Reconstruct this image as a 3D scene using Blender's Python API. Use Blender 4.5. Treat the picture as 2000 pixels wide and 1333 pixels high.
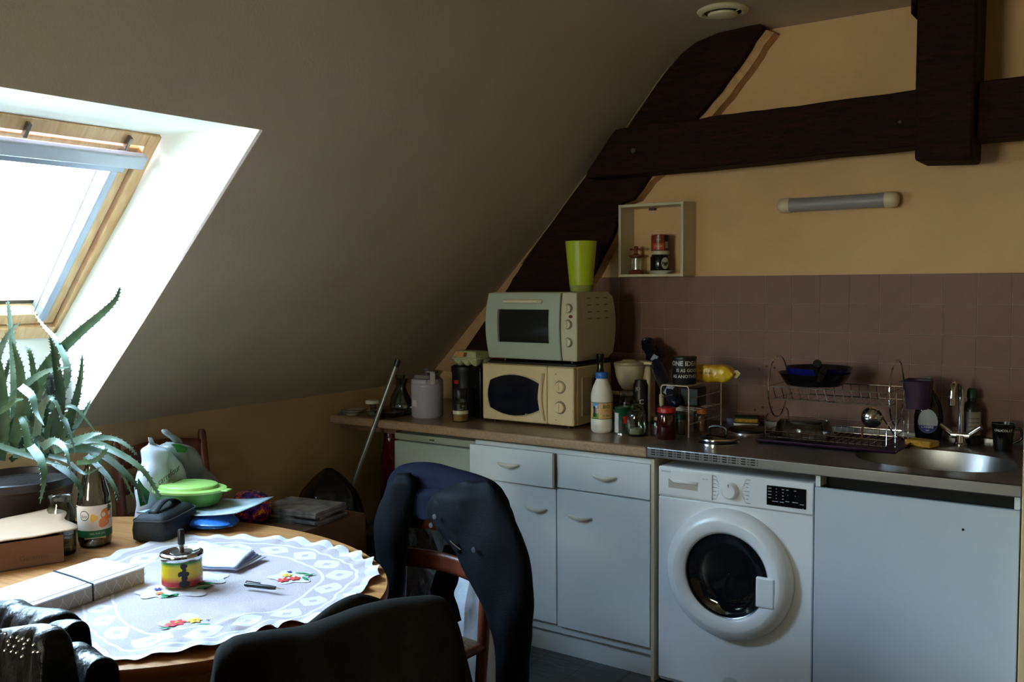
import bpy, bmesh, math, random
from mathutils import Vector, Matrix, noise
PI = math.pi
random.seed(7)
for o in list(bpy.data.objects): bpy.data.objects.remove(o)
scn = bpy.context.scene
COL = scn.collection

# ---------------------------------------------------------------- camera
FPX = 1827.43
CAMP = Vector((0, 0, 1.568))
def unit(v): v = Vector(v); return v.normalized()
_dx = -unit((-2630, -91.5, FPX)); _dy = unit((1274, -121.5, FPX))
_dy = unit(_dy - _dx * _dx.dot(_dy)); _dz = _dx.cross(_dy)
if _dz.y > 0: _dz = -_dz
cam_d = bpy.data.cameras.new('camera'); cam = bpy.data.objects.new('camera', cam_d); COL.objects.link(cam)
right = Vector((_dx.x, _dy.x, _dz.x)); up = -Vector((_dx.y, _dy.y, _dz.y)); back = -Vector((_dx.z, _dy.z, _dz.z))
m = Matrix((right, up, back)).transposed().to_4x4(); m.translation = CAMP
cam.matrix_world = m
cam_d.sensor_width = 36; cam_d.lens = FPX / 2000 * 36; cam_d.clip_start = 0.02
scn.camera = cam

# ---------------------------------------------------------------- light and exposure
w = bpy.data.worlds.new('overcast_sky'); scn.world = w; w.use_nodes = True
wn = w.node_tree; bg = wn.nodes['Background']; bg.inputs[1].default_value = 9.0
_tc = wn.nodes.new('ShaderNodeTexCoord'); _sp = wn.nodes.new('ShaderNodeSeparateXYZ'); _rp = wn.nodes.new('ShaderNodeValToRGB')
wn.links.new(_tc.outputs['Generated'], _sp.inputs[0]); wn.links.new(_sp.outputs[2], _rp.inputs[0]); wn.links.new(_rp.outputs[0], bg.inputs[0])
_e = _rp.color_ramp.elements; _e[0].position = 0.0; _e[0].color = (0.80, 0.9, 1.0, 1); _e[1].position = 1.0; _e[1].color = (0.13, 0.17, 0.26, 1)
_q = _e.new(.35); _q.color = (0.60, 0.74, 1.0, 1); _q = _e.new(.65); _q.color = (0.30, 0.38, 0.56, 1)
vs = scn.view_settings; vs.view_transform = 'Standard'; vs.look = 'None'; vs.exposure = 3.8; vs.gamma = 1; vs.use_curve_mapping = False
# window portal (helps sampling of the sky through the roof window)
SN = unit((-1.035, 0, 1)); SU = unit((1, 0, 1.035))      # outward normal / up direction of the roof slope
SP = Vector((-3.344, 0, 1.036))
def slope_pt(u, y, off=0.0): return SP + SU * u + Vector((0, y, 0)) + SN * off
def add_portal(y, u, wy, wu, off, name):
    l = bpy.data.lights.new(name, 'AREA'); l.shape = 'RECTANGLE'; l.size = wu; l.size_y = wy; l.cycles.is_portal = True
    o = bpy.data.objects.new(name, l); COL.objects.link(o)
    zax = SN; xax = SU; yax = zax.cross(xax)
    mm = Matrix((xax, yax, zax)).transposed().to_4x4(); mm.translation = slope_pt(u, y, off); o.matrix_world = mm
add_portal(1.40, 0.93, 1.30, 1.15, 0.47, 'skylight_portal')
_l = bpy.data.lights.new('added_window_portal', 'AREA'); _l.shape = 'RECTANGLE'; _l.size = 1.0; _l.size_y = 1.0; _l.cycles.is_portal = True
_o = bpy.data.objects.new('added_window_portal', _l); COL.objects.link(_o); _o.location = (-1.75, -2.32, 1.6); _o.rotation_euler = (math.radians(90), 0, 0)  # portal of the fill window added behind the camera

# ---------------------------------------------------------------- materials
def lin(c):
    def f(x): x /= 255.0; return x / 12.92 if x <= .04045 else ((x + .055) / 1.055) ** 2.4
    return (f(c[0]), f(c[1]), f(c[2]), 1)
MATS = {}
def mat(name, rgb, rough=.6, metal=0, noise_s=0, amt=.15, bump=0, bump_s=None, spec=.5, stretch=None, rgb2=None, alpha=None, sheen=0, coat=0, trans=0, emit=None):
    if name in MATS: return MATS[name]
    m = bpy.data.materials.new(name); m.use_nodes = True; MATS[name] = m
    nt = m.node_tree; b = nt.nodes['Principled BSDF']
    c = lin(rgb); b.inputs['Base Color'].default_value = c; b.inputs['Roughness'].default_value = rough
    b.inputs['Metallic'].default_value = metal; b.inputs['Specular IOR Level'].default_value = spec
    if sheen: b.inputs['Sheen Weight'].default_value = sheen
    if coat: b.inputs['Coat Weight'].default_value = coat; b.inputs['Coat Roughness'].default_value = .1
    if trans: b.inputs['Transmission Weight'].default_value = trans
    if noise_s or bump:
        tc = nt.nodes.new('ShaderNodeTexCoord'); mp = nt.nodes.new('ShaderNodeMapping')
        nt.links.new(tc.outputs['Object'], mp.inputs[0])
        if stretch: mp.inputs['Scale'].default_value = stretch
    if noise_s:
        n = nt.nodes.new('ShaderNodeTexNoise'); n.inputs['Scale'].default_value = noise_s; n.inputs['Detail'].default_value = 6
        nt.links.new(mp.outputs[0], n.inputs[0])
        r = nt.nodes.new('ShaderNodeValToRGB'); r.color_ramp.elements[0].position = .3; r.color_ramp.elements[1].position = .7
        c2 = lin(rgb2) if rgb2 else tuple(x * (1 - amt) for x in c[:3]) + (1,)
        c1 = c if rgb2 else tuple(min(1, x * (1 + amt)) for x in c[:3]) + (1,)
        r.color_ramp.elements[0].color = c2; r.color_ramp.elements[1].color = c1
        nt.links.new(n.outputs[0], r.inputs[0]); nt.links.new(r.outputs[0], b.inputs['Base Color'])
    if bump:
        n2 = nt.nodes.new('ShaderNodeTexNoise'); n2.inputs['Scale'].default_value = bump_s or 40; n2.inputs['Detail'].default_value = 4
        nt.links.new(mp.outputs[0], n2.inputs[0]); bp = nt.nodes.new('ShaderNodeBump'); bp.inputs['Strength'].default_value = bump
        bp.inputs['Distance'].default_value = .01; nt.links.new(n2.outputs[0], bp.inputs['Height']); nt.links.new(bp.outputs[0], b.inputs['Normal'])
    return m
def glass_mat(name, tint=(225, 235, 232), refl=1.0, rough=.02):
    if name in MATS: return MATS[name]
    m = bpy.data.materials.new(name); m.use_nodes = True; MATS[name] = m; nt = m.node_tree
    for n in list(nt.nodes):
        if n.type == 'BSDF_PRINCIPLED': nt.nodes.remove(n)
    out = [n for n in nt.nodes if n.type == 'OUTPUT_MATERIAL'][0]
    t = nt.nodes.new('ShaderNodeBsdfTransparent'); t.inputs[0].default_value = lin(tint)
    g = nt.nodes.new('ShaderNodeBsdfGlossy'); g.inputs['Roughness'].default_value = rough
    fr = nt.nodes.new('ShaderNodeLayerWeight'); fr.inputs[0].default_value = .35
    mu = nt.nodes.new('ShaderNodeMath'); mu.operation = 'MULTIPLY'; mu.inputs[1].default_value = .7 * refl
    ad = nt.nodes.new('ShaderNodeMath'); ad.operation = 'ADD'; ad.inputs[1].default_value = .05 * refl
    nt.links.new(fr.outputs['Fresnel'], mu.inputs[0]); nt.links.new(mu.outputs[0], ad.inputs[0])
    mx = nt.nodes.new('ShaderNodeMixShader'); nt.links.new(ad.outputs[0], mx.inputs[0]); nt.links.new(t.outputs[0], mx.inputs[1]); nt.links.new(g.outputs[0], mx.inputs[2])
    nt.links.new(mx.outputs[0], out.inputs[0]); return m
def wood_mat(name, c1, c2, scale=6, stretch=(1, 12, 12), rough=.45, bands=0.0):
    if name in MATS: return MATS[name]
    m = bpy.data.materials.new(name); m.use_nodes = True; MATS[name] = m; nt = m.node_tree; b = nt.nodes['Principled BSDF']
    tc = nt.nodes.new('ShaderNodeTexCoord'); mp = nt.nodes.new('ShaderNodeMapping'); mp.inputs['Scale'].default_value = stretch
    nt.links.new(tc.outputs['Object'], mp.inputs[0])
    n = nt.nodes.new('ShaderNodeTexNoise'); n.inputs['Scale'].default_value = scale; n.inputs['Detail'].default_value = 8; n.inputs['Distortion'].default_value = .8
    nt.links.new(mp.outputs[0], n.inputs[0])
    r = nt.nodes.new('ShaderNodeValToRGB'); r.color_ramp.elements[0].position = .32; r.color_ramp.elements[1].position = .68
    r.color_ramp.elements[0].color = lin(c2); r.color_ramp.elements[1].color = lin(c1)
    nt.links.new(n.outputs[0], r.inputs[0]); nt.links.new(r.outputs[0], b.inputs['Base Color']); b.inputs['Roughness'].default_value = rough
    bp = nt.nodes.new('ShaderNodeBump'); bp.inputs['Strength'].default_value = .15; bp.inputs['Distance'].default_value = .003
    nt.links.new(n.outputs[0], bp.inputs['Height']); nt.links.new(bp.outputs[0], b.inputs['Normal'])
    return m
CEIL = mat('ceiling_paint', (192, 174, 148), .8, noise_s=3, amt=.04, bump=.08, bump_s=120)
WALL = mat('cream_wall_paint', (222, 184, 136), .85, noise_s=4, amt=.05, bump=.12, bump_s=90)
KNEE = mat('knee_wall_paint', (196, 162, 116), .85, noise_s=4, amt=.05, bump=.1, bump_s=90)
WHITEP = mat('white_plaster', (240, 240, 232), .7)
PLAST = mat('rough_plaster_edge', (206, 164, 114), .9, noise_s=30, amt=.15, bump=.5, bump_s=60)
BEAM = wood_mat('dark_stained_beam', (50, 26, 23), (26, 14, 13), 5, (2, 14, 14), .75); BEAM.node_tree.nodes['Principled BSDF'].inputs['Specular IOR Level'].default_value = .12
PINE = wood_mat('pine_wood', (204, 148, 92), (170, 112, 62), 5, (1.2, 14, 14), .35)
PINEF = wood_mat('window_pine', (226, 190, 142), (206, 160, 108), 4, (2, 12, 2), .4)
CHAIRW = wood_mat('chair_wood', (116, 54, 32), (74, 34, 22), 5, (3, 12, 3), .4)
TILE = mat('mauve_tile', (134, 100, 92), .5, spec=.25, noise_s=9, amt=.08, bump=.02, bump_s=8)
GROUT = mat('pale_grout', (176, 154, 140), .9)
LAM = mat('speckled_laminate', (152, 122, 98), .28, noise_s=160, rgb2=(112, 90, 74))
LAME = mat('laminate_edge', (176, 146, 116), .45, noise_s=120, rgb2=(150, 120, 94))
INOX = mat('brushed_inox', (150, 148, 150), .34, 1, bump=.02, bump_s=200)
CHROME = mat('chrome', (215, 215, 220), .1, 1)
WHITE = mat('white_melamine', (224, 230, 234), .4, noise_s=2, amt=.02)
ENAM = mat('white_enamel', (232, 234, 238), .25)
GREYD = mat('grey_fridge_enamel', (172, 180, 170), .45)
CREAM = mat('cream_plastic', (222, 204, 168), .35, noise_s=5, amt=.04)
OFFW = mat('grey_white_plastic', (200, 200, 184), .4)
BLACK = mat('black_plastic', (14, 14, 16), .35)
MATTE = mat('matte_black', (9, 9, 10), .7)
GLASS = glass_mat('clear_glass')
DGLASS = mat('dark_glass', (10, 12, 16), .06, spec=.8)
def C(rgb, rough=.5, metal=0): return mat('paint_%d_%d_%d_%d_%d' % (*rgb, int(rough * 100), metal), rgb, rough, metal)

# ---------------------------------------------------------------- pixel -> world helpers (survey of the photograph)
def ray(px, py):
    v = Vector((px - 1000, py - 666.5, FPX)); return Vector((_dx.dot(v), _dy.dot(v), _dz.dot(v)))
def A(px, py, ax, val):
    r = ray(px, py); i = 'xyz'.index(ax); t = (val - CAMP[i]) / r[i]; return CAMP + r * t

# ---------------------------------------------------------------- mesh builder
class MB:
    def __init__(s): s.v = []; s.f = []; s.uv = None
    def add(s, vs, fs):
        k = len(s.v); s.v += [Vector(p) for p in vs]; s.f += [tuple(i + k for i in f) for f in fs]; return s
    def box(s, c, d, rz=0, M=None):
        x, y, z = [a / 2 for a in d]; R = Matrix.Rotation(rz, 3, 'Z')
        P = [Vector((sx * x, sy * y, sz * z)) for sz in (-1, 1) for sy in (-1, 1) for sx in (-1, 1)]
        P = [(M @ p if M else R @ p) + Vector(c) for p in P]
        return s.add(P, [(0, 2, 3, 1), (4, 5, 7, 6), (0, 1, 5, 4), (2, 6, 7, 3), (0, 4, 6, 2), (1, 3, 7, 5)])
    def bx(s, x0, x1, y0, y1, z0, z1): return s.box(((x0 + x1) / 2, (y0 + y1) / 2, (z0 + z1) / 2), (x1 - x0, y1 - y0, z1 - z0))
    def rings(s, R, closed=True, cap=True):
        n = len(R[0]); vs = [p for r in R for p in r]; fs = []
        for i in range(len(R) - 1):
            for j in range(n if closed else n - 1):
                k = (j + 1) % n; fs.append((i * n + j, i * n + k, (i + 1) * n + k, (i + 1) * n + j))
        if cap and closed: fs.append(tuple(range(n - 1, -1, -1))); fs.append(tuple((len(R) - 1) * n + j for j in range(n)))
        return s.add(vs, fs)
    def lathe(s, prof, c=(0, 0, 0), n=32, cap=True, axis='z', sx=1, sy=1):
        c = Vector(c); R = []
        for r, h in prof:
            ring = []
            for j in range(n):
                a = 2 * PI * j / n; x, y = r * math.cos(a) * sx, r * math.sin(a) * sy
                p = {'z': (x, y, h), 'y': (x, h, -y), 'x': (h, x, y)}[axis]
                ring.append(c + Vector(p))
            R.append(ring)
        return s.rings(R, True, cap)
    def cyl(s, p0, p1, r0, r1=None, n=16, cap=True):
        r1 = r0 if r1 is None else r1; p0 = Vector(p0); p1 = Vector(p1); d = (p1 - p0).normalized()
        a = d.orthogonal().normalized(); b = d.cross(a)
        return s.rings([[p + (a * math.cos(2 * PI * j / n) + b * math.sin(2 * PI * j / n)) * r for j in range(n)] for p, r in ((p0, r0), (p1, r1))], True, cap)
    def tube(s, pts, r, n=8, closed=False, cap=True):
        pts = [Vector(p) for p in pts]; N = len(pts); R = []; prev = None
        for i, p in enumerate(pts):
            if closed: d = (pts[(i + 1) % N] - pts[i - 1]).normalized()
            else: d = (pts[min(i + 1, N - 1)] - pts[max(i - 1, 0)]).normalized()
            if prev is None: a = d.orthogonal().normalized()
            else:
                a = prev - d * prev.dot(d); a = a.normalized() if a.length > 1e-6 else d.orthogonal().normalized()
            prev = a; b = d.cross(a); rr = r[i] if isinstance(r, (list, tuple)) else r
            R.append([p + (a * math.cos(2 * PI * j / n) + b * math.sin(2 * PI * j / n)) * rr for j in range(n)])
        if closed: R.append(R[0]); return s.rings(R, True, False)
        return s.rings(R, True, cap)
    def prism(s, poly, ax, a, b):
        def P(u, v, t): return {'x': (t, u, v), 'y': (u, t, v), 'z': (u, v, t)}[ax]
        n = len(poly); return s.add([P(u, v, a) for u, v in poly] + [P(u, v, b) for u, v in poly],
            [tuple(range(n))[::-1], tuple(range(n, 2 * n))] + [(i, (i + 1) % n, n + (i + 1) % n, n + i) for i in range(n)])
    def grid(s, fn, nu, nv, closed_u=False):
        vs = [fn(i / nu, j / nv) for i in range(nu + (0 if closed_u else 1)) for j in range(nv + 1)]
        fs = []; m_ = nv + 1; tot = nu if closed_u else nu + 1
        for i in range(nu):
            for j in range(nv):
                a = i * m_ + j; b = ((i + 1) % tot) * m_ + j; fs.append((a, b, b + 1, a + 1))
        return s.add(vs, fs)
    def obj(s, name, m_, parent=None, bevel=0, smooth=40, sub=0, solid=0, seg=2, fix=True):
        me = bpy.data.meshes.new(name); me.from_pydata(s.v, [], s.f); me.validate()
        if fix:
            b = bmesh.new(); b.from_mesh(me); bmesh.ops.recalc_face_normals(b, faces=b.faces); b.to_mesh(me); b.free()
        if smooth:
            for p in me.polygons: p.use_smooth = True
            me.set_sharp_from_angle(angle=math.radians(smooth))
        ms = m_ if isinstance(m_, (list, tuple)) else [m_]
        for q in ms: me.materials.append(q)
        o = bpy.data.objects.new(name, me); COL.objects.link(o)
        if parent: o.parent = parent
        if solid: d = o.modifiers.new('solid', 'SOLIDIFY'); d.thickness = solid; d.offset = 0
        if bevel: d = o.modifiers.new('bevel', 'BEVEL'); d.width = bevel; d.segments = seg; d.limit_method = 'ANGLE'; d.angle_limit = math.radians(40)
        if sub: d = o.modifiers.new('sub', 'SUBSURF'); d.levels = sub; d.render_levels = sub
        return o
def tag(o, label, cat, group=None):
    o['label'] = label; o['category'] = cat
    if group: o['group'] = group
    return o
def thing(name, label, cat, loc=(0, 0, 0), rz=0, group=None):
    o = bpy.data.objects.new(name, None); COL.objects.link(o); o.location = loc; o.rotation_euler = (0, 0, rz); o.empty_display_size = .05
    return tag(o, label, cat, group)
def struct(o): o['kind'] = 'structure'; return o
def lab(o, l): o['label'] = l; return o
def face_cam(p): return math.atan2(-p[1], -p[0])          # direction from p to the camera
_tc = {}
def text_geo(s, size, font_bold=False):
    cu = bpy.data.curves.new('t', 'FONT'); cu.body = s; cu.size = size; cu.align_x = 'CENTER'; cu.align_y = 'CENTER'; cu.resolution_u = 2
    if font_bold: cu.offset = size * .025
    o = bpy.data.objects.new('t', cu); COL.objects.link(o); bpy.context.view_layer.update()
    dg = bpy.context.evaluated_depsgraph_get(); me = bpy.data.meshes.new_from_object(o.evaluated_get(dg))
    vs = [v.co.copy() for v in me.vertices]; fs = [tuple(p.vertices) for p in me.polygons]
    bpy.data.objects.remove(o); bpy.data.curves.remove(cu); bpy.data.meshes.remove(me)
    return vs, fs
def text_flat(s, size, org, rvec, uvec, m_, parent=None, bold=False, name='lettering'):
    vs, fs = text_geo(s, size, bold); rvec = Vector(rvec).normalized(); uvec = Vector(uvec).normalized(); org = Vector(org)
    b = MB(); b.add([org + rvec * v.x + uvec * v.y for v in vs], fs); return b.obj(name, m_, parent, smooth=0, fix=False)
def text_cyl(s, size, r, a0, z, m_, parent=None, bold=False, du=0, name='lettering'):
    vs, fs = text_geo(s, size, bold); b = MB()
    b.add([Vector((r * math.cos(a0 + (v.x + du) / r), r * math.sin(a0 + (v.x + du) / r), z + v.y)) for v in vs], fs)
    return b.obj(name, m_, parent, smooth=0, fix=False)
def band(r, a0, a1, z0, z1, m_, parent, name='label_band', n=24, r1=None):
    r1 = r if r1 is None else r1; b = MB()
    def fn(u, v): a = a0 + (a1 - a0) * u; rr = r + (r1 - r) * v; return Vector((rr * math.cos(a), rr * math.sin(a), z0 + (z1 - z0) * v))
    b.grid(fn, n, 1); return b.obj(name, m_, parent)
def sm(x): x = max(0, min(1, x)); return x * x * (3 - 2 * x)
def nz(x, y=0, z=0): return noise.noise(Vector((x, y, z)))
def interp(pts, t):
    if t <= pts[0][0]: return pts[0][1]
    for (a, b), (c, d) in zip(pts, pts[1:]):
        if t <= c: return b + (d - b) * (t - a) / (c - a)
    return pts[-1][1]
def spline(P, n):
    P = [Vector(p) for p in P]; Q = [P[0] * 2 - P[1]] + P + [P[-1] * 2 - P[-2]]; out = []
    for i in range(1, len(Q) - 2):
        for k in range(n):
            t = k / n; a, b, c, d = Q[i - 1:i + 3]
            out.append(.5 * ((2 * b) + (c - a) * t + (2 * a - 5 * b + 4 * c - d) * t * t + (3 * b - a - 3 * c + d) * t ** 3))
    out.append(P[-1]); return out
# ================================================================ THE ROOM
YW = 4.06      # gable wall
XR = 2.2; YB = -2.2; XL = -3.344
# floor with planks
FLOOR = MB().bx(XL - .1, XR, YB, YW, -.06, -.004).obj('floor', mat('floor_base', (26, 28, 30), .6), smooth=0); struct(FLOOR)
PLK = wood_mat('grey_floor_plank', (104, 108, 114), (66, 70, 76), 4, (2, 14, 14), .45)
k = 0
for j in range(12):
    x0 = -2.48 + j * 0.19
    for (y0, y1) in ((1.9 - .35 * (j % 3), 3.1 - .35 * (j % 3)), (3.1 - .35 * (j % 3), 4.0)):
        MB().bx(x0 + .001, x0 + .189, y0 + .001, y1 - .001, -.004, .0).obj('floor_plank', PLK, FLOOR, smooth=0)
# gable wall (upper area painted, tiles below)
g = MB().bx(XL - .15, XR, YW, YW + .12, -.06, 2.95).obj('wall_back', WALL, smooth=0); struct(g)
struct(MB().bx(XR, XR + .1, YB, YW + .1, -.06, 2.95).obj('wall_right', WALL, smooth=0))
fwl = MB()
for a_ in ((XL - .6, -2.25, YB - .1, YB, -.06, 2.95), (-1.25, XR, YB - .1, YB, -.06, 2.95), (-2.25, -1.25, YB - .1, YB, -.06, 1.1), (-2.25, -1.25, YB - .1, YB, 2.1, 2.95)): fwl.bx(*a_)
struct(fwl.obj('wall_front', WALL, smooth=0))
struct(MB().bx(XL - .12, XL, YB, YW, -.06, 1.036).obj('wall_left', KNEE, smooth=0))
# low partition at the right end of the worktop
struct(MB().bx(-.339, -.24, 3.215, YW, 0, 1.36).obj('wall_partition', mat('partition_cream', (214, 186, 140), .8), bevel=.004))
# ceiling: slope + curve + flat; profile (x, z)
prof = [(-3.344, 1.036), (-2.917, 1.462), (-2.3, 2.098), (-1.885, 2.53), (-1.82, 2.59), (-1.74, 2.635), (-1.64, 2.66), (-1.5, 2.668), (XR, 2.668)]
U0, U1 = (1.12 - 1.036) / SU.z, (2.075 - 1.036) / SU.z        # skylight opening along the slope
V0, V1 = .62, 1.975
xa, za = XL + SU.x * U0, 1.12; xb, zb = XL + SU.x * U1, 2.075
c = MB(); TH = .06
def strip(P, y0, y1):
    for (x0, z0), (x1, z1) in zip(P, P[1:]):
        c.add([(x0, y0, z0), (x1, y0, z1), (x1, y1, z1), (x0, y1, z0)], [(0, 1, 2, 3)])
def sz(x): return interp(prof, x)
low = [(-3.344, 1.036), (xa, sz(xa))]; mid = [(xa, sz(xa)), (-2.917, 1.462), (xb, sz(xb))]; hi = [(xb, sz(xb))] + [p for p in prof if p[0] > xb]
strip(low, YB, YW); strip(hi, YB, YW); strip(mid, YB, V0)
# right edge of the opening leans slightly (top 1.999, bottom 1.928)
for (x0, z0), (x1, z1) in zip(mid, mid[1:]):
    e0 = 1.928 + (x0 - xa) / (xb - xa) * .071; e1 = 1.928 + (x1 - xa) / (xb - xa) * .071
    c.add([(x0, e0, z0), (x1, e1, z1), (x1, YW, z1), (x0, YW, z0)], [(0, 1, 2, 3)])
co = c.obj('ceiling', CEIL, smooth=35, fix=False); struct(co)
bpy.context.view_layer.update()
bmx = bmesh.new(); bmx.from_mesh(co.data); bmesh.ops.remove_doubles(bmx, verts=bmx.verts, dist=.0005); bmx.to_mesh(co.data); bmx.free()
# roof block above so that no sky leaks in
rf = MB()
rf.add([(-4.3, YB - .1, 1.036 + .62), (-4.3, YW + .12, 1.036 + .62)], [])
rf = MB()
def roofquad(x0, z0, x1, z1, y0, y1): rf.add([(x0, y0, z0), (x1, y0, z1), (x1, y1, z1), (x0, y1, z0)], [(0, 1, 2, 3)])
OFF = .44
def RP(u): p = slope_pt(u, 0, OFF); return p.x, p.z
UW0, UW1 = (.30, 1.50)
a = RP(-1.0); b_ = RP(UW0 - .05); c_ = RP(UW1 + .1); d_ = RP(2.6)
roofquad(*a, *b_, YB, YW); roofquad(*c_, *d_, YB, YW); roofquad(*b_, *c_, YB, .60); roofquad(*b_, *c_, 2.02, YW)
roofquad(d_[0], d_[1], XR, d_[1], YB, YW)
struct(rf.obj('roof', mat('roof_underlay', (60, 55, 50), .9), smooth=0, fix=False))
# skylight reveal
OW = .375                                      # window plane offset from slope
def plane_at(off, z=None, x=None):
    p = SP + SN * off
    if z is not None: t = (z - p.z) / SU.z
    else: t = (x - p.x) / SU.x
    q = p + SU * t; return q.x, q.z
TX, TZ = plane_at(OW, z=2.088); BX, BZ = plane_at(OW, z=1.385)
rv = MB()
rv.add([(xb, V0, 2.075), (xb, 1.999, 2.075), (TX - .06, 2.0, TZ + .003), (TX - .06, V0 - .05, TZ + .003)], [(0, 1, 2, 3)])          # top
rv.add([(xb, 1.999, 2.075), (xa, 1.928, sz(xa)), (BX - .04, 1.928, sz(xa) - .03), (BX - .04, 1.955, BZ), (TX - .06, 2.0, TZ + .003)], [(0, 1, 2, 3, 4)])  # right
rv.add([(xb, V0, 2.075), (xa, V0, sz(xa)), (BX - .04, V0, sz(xa) - .03), (BX - .04, V0, BZ), (TX - .06, V0 - .05, TZ + .003)], [(0, 1, 2, 3, 4)])  # left
rv.add([(BX - .005, V0, BZ + .01), (BX - .005, 1.96, BZ + .01), (BX, 1.93, sz(xa) - .03), (BX, V0, sz(xa) - .03)], [(0, 1, 2, 3)])  # below the window
rv.add([(BX - .04, V0, sz(xa) - .03), (BX - .04, 1.93, sz(xa) - .03), (xa, 1.93, sz(xa)), (xa, V0, sz(xa))], [(0, 1, 2, 3)])       # sill
struct(rv.obj('trim_1', WHITEP, smooth=0, fix=False))
o = MB().add([(xb + .001, V0, 2.0745), (xb - .004, V0, 2.0745), (xb - .004, 1.997, 2.0745), (xb + .001, 1.997, 2.0745)], [(0, 1, 2, 3)])
# skylight window, local axes: Y along the ridge, u up the slope, n outward
win = bpy.data.objects.new('window_1', None); COL.objects.link(win); struct(win)
yaxis = Vector((0, 1, 0)); mm = Matrix((SU, yaxis, SN)).transposed().to_4x4()
uT = (Vector((TX, 0, TZ)) - SP).dot(SU); uB = (Vector((BX, 0, BZ)) - SP).dot(SU)
def sbox(u0, u1, y0, y1, n0, n1):
    b = MB(); b.box(((u0 + u1) / 2, (y0 + y1) / 2, (n0 + n1) / 2), (u1 - u0, y1 - y0, n1 - n0)); b.v = [SP + mm.to_3x3() @ v for v in b.v]; return b
yR = 1.985; yL = .64
FW = .075
for args in ((uB, uT, yR - .045, yR, OW - .012, OW + .09), (uB, uT, yL, yL + .045, OW - .012, OW + .09), (uT - .05, uT, yL, yR, OW - .008, OW + .09), (uB - .005, uB + .055, yL, yR, OW - .012, OW + .09)):
    sbox(*args).obj('window_frame', PINEF, win, bevel=.003)
su0, su1, sy0, sy1 = uB + .06, uT - .07, yL + .05, yR - .05
sash = sbox(su0, su1, sy1 - .05, sy1, OW + .005, OW + .10); 
for q in (sbox(su0, su1, sy0, sy0 + .05, OW + .005, OW + .10), sbox(su0, su0 + .05, sy0 + .05, sy1 - .05, OW + .005, OW + .10), sbox(su1 - .05, su1, sy0 + .05, sy1 - .05, OW + .005, OW + .10)): sash.add(q.v, q.f)
so = sash.obj('sash', PINEF, win, bevel=.003)
BLU = mat('grey_aluminium_rail', (150, 158, 172), .4, .3)
sbox(su0 + .03, su1 - .01, sy1 - .075, sy1 - .045, OW - .012, OW + .06).obj('side_rail', BLU, win, bevel=.003)
sbox(su0 + .03, su1 - .01, sy0 + .045, sy0 + .075, OW - .012, OW + .06).obj('side_rail', BLU, win, bevel=.003)
sbox(su0 + .04, su1 - .05, sy0 + .05, sy1 - .05, OW + .062, OW + .068).obj('pane', GLASS, win)
sbox(su1 - .055, su1 + .0, sy0 - .0, sy1 + .015, OW - .045, OW - .015).obj('blind_case', mat('blind_case_white', (176, 184, 196), .35), win, bevel=.006)
sbox(su1 - .085, su1 - .055, sy0 + .03, sy1 - .04, OW - .03, OW + .0).obj('blind_rail', BLU, win, bevel=.004)
for yy in (1.86, 1.52, 1.0): 
    sbox(su1 + .01, su1 + .06, yy, yy + .012, OW - .03, OW - .01).obj('bracket', C((120, 110, 100), .4, 1), win, bevel=.002)
b = MB(); b.cyl(slope_pt(su1 - .08, sy1 - .11, OW + .01), slope_pt(su0 + .06, sy1 - .09, OW + .01), .0018, n=6); b.obj('blind_cord', C((90, 96, 110), .6), win)
# unseen window added behind the camera to brighten the kitchen end
w2_ = bpy.data.objects.new('window_added_fill', None); COL.objects.link(w2_); struct(w2_)
for a_ in ((-2.25, -2.20, 1.1, 2.1), (-1.30, -1.25, 1.1, 2.1), (-1.78, -1.72, 1.15, 2.05), (-2.20, -1.30, 1.1, 1.15), (-2.20, -1.30, 2.05, 2.1)): MB().bx(a_[0], a_[1], YB - .08, YB - .03, a_[2], a_[3]).obj('window_frame', WHITEP, w2_)
for a_ in ((-2.20, -1.78), (-1.72, -1.30)): MB().bx(a_[0], a_[1], YB - .058, YB - .053, 1.15, 2.05).obj('pane', GLASS, w2_)

# invented cream voile, added to warm and soften that fill light
vm = bpy.data.materials.new('warm_fill_voile'); vm.use_nodes = True; nt_ = vm.node_tree; nt_.nodes.remove(nt_.nodes['Principled BSDF'])
t1 = nt_.nodes.new('ShaderNodeBsdfTransparent'); t1.inputs[0].default_value = (.56, .42, .30, 1); t2 = nt_.nodes.new('ShaderNodeBsdfTranslucent'); t2.inputs[0].default_value = (.75, .58, .42, 1)
mx_ = nt_.nodes.new('ShaderNodeMixShader'); mx_.inputs[0].default_value = .35; nt_.links.new(t1.outputs[0], mx_.inputs[1]); nt_.links.new(t2.outputs[0], mx_.inputs[2]); nt_.links.new(mx_.outputs[0], nt_.nodes['Material Output'].inputs[0])
cu_ = MB().grid(lambda u, v: Vector((-2.33 + 1.16 * u, YB + .05 + .02 * math.sin(u * 70), 1.0 + 1.18 * v)), 120, 2).obj('added_fill_curtain', vm, w2_, smooth=80, fix=False)
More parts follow.
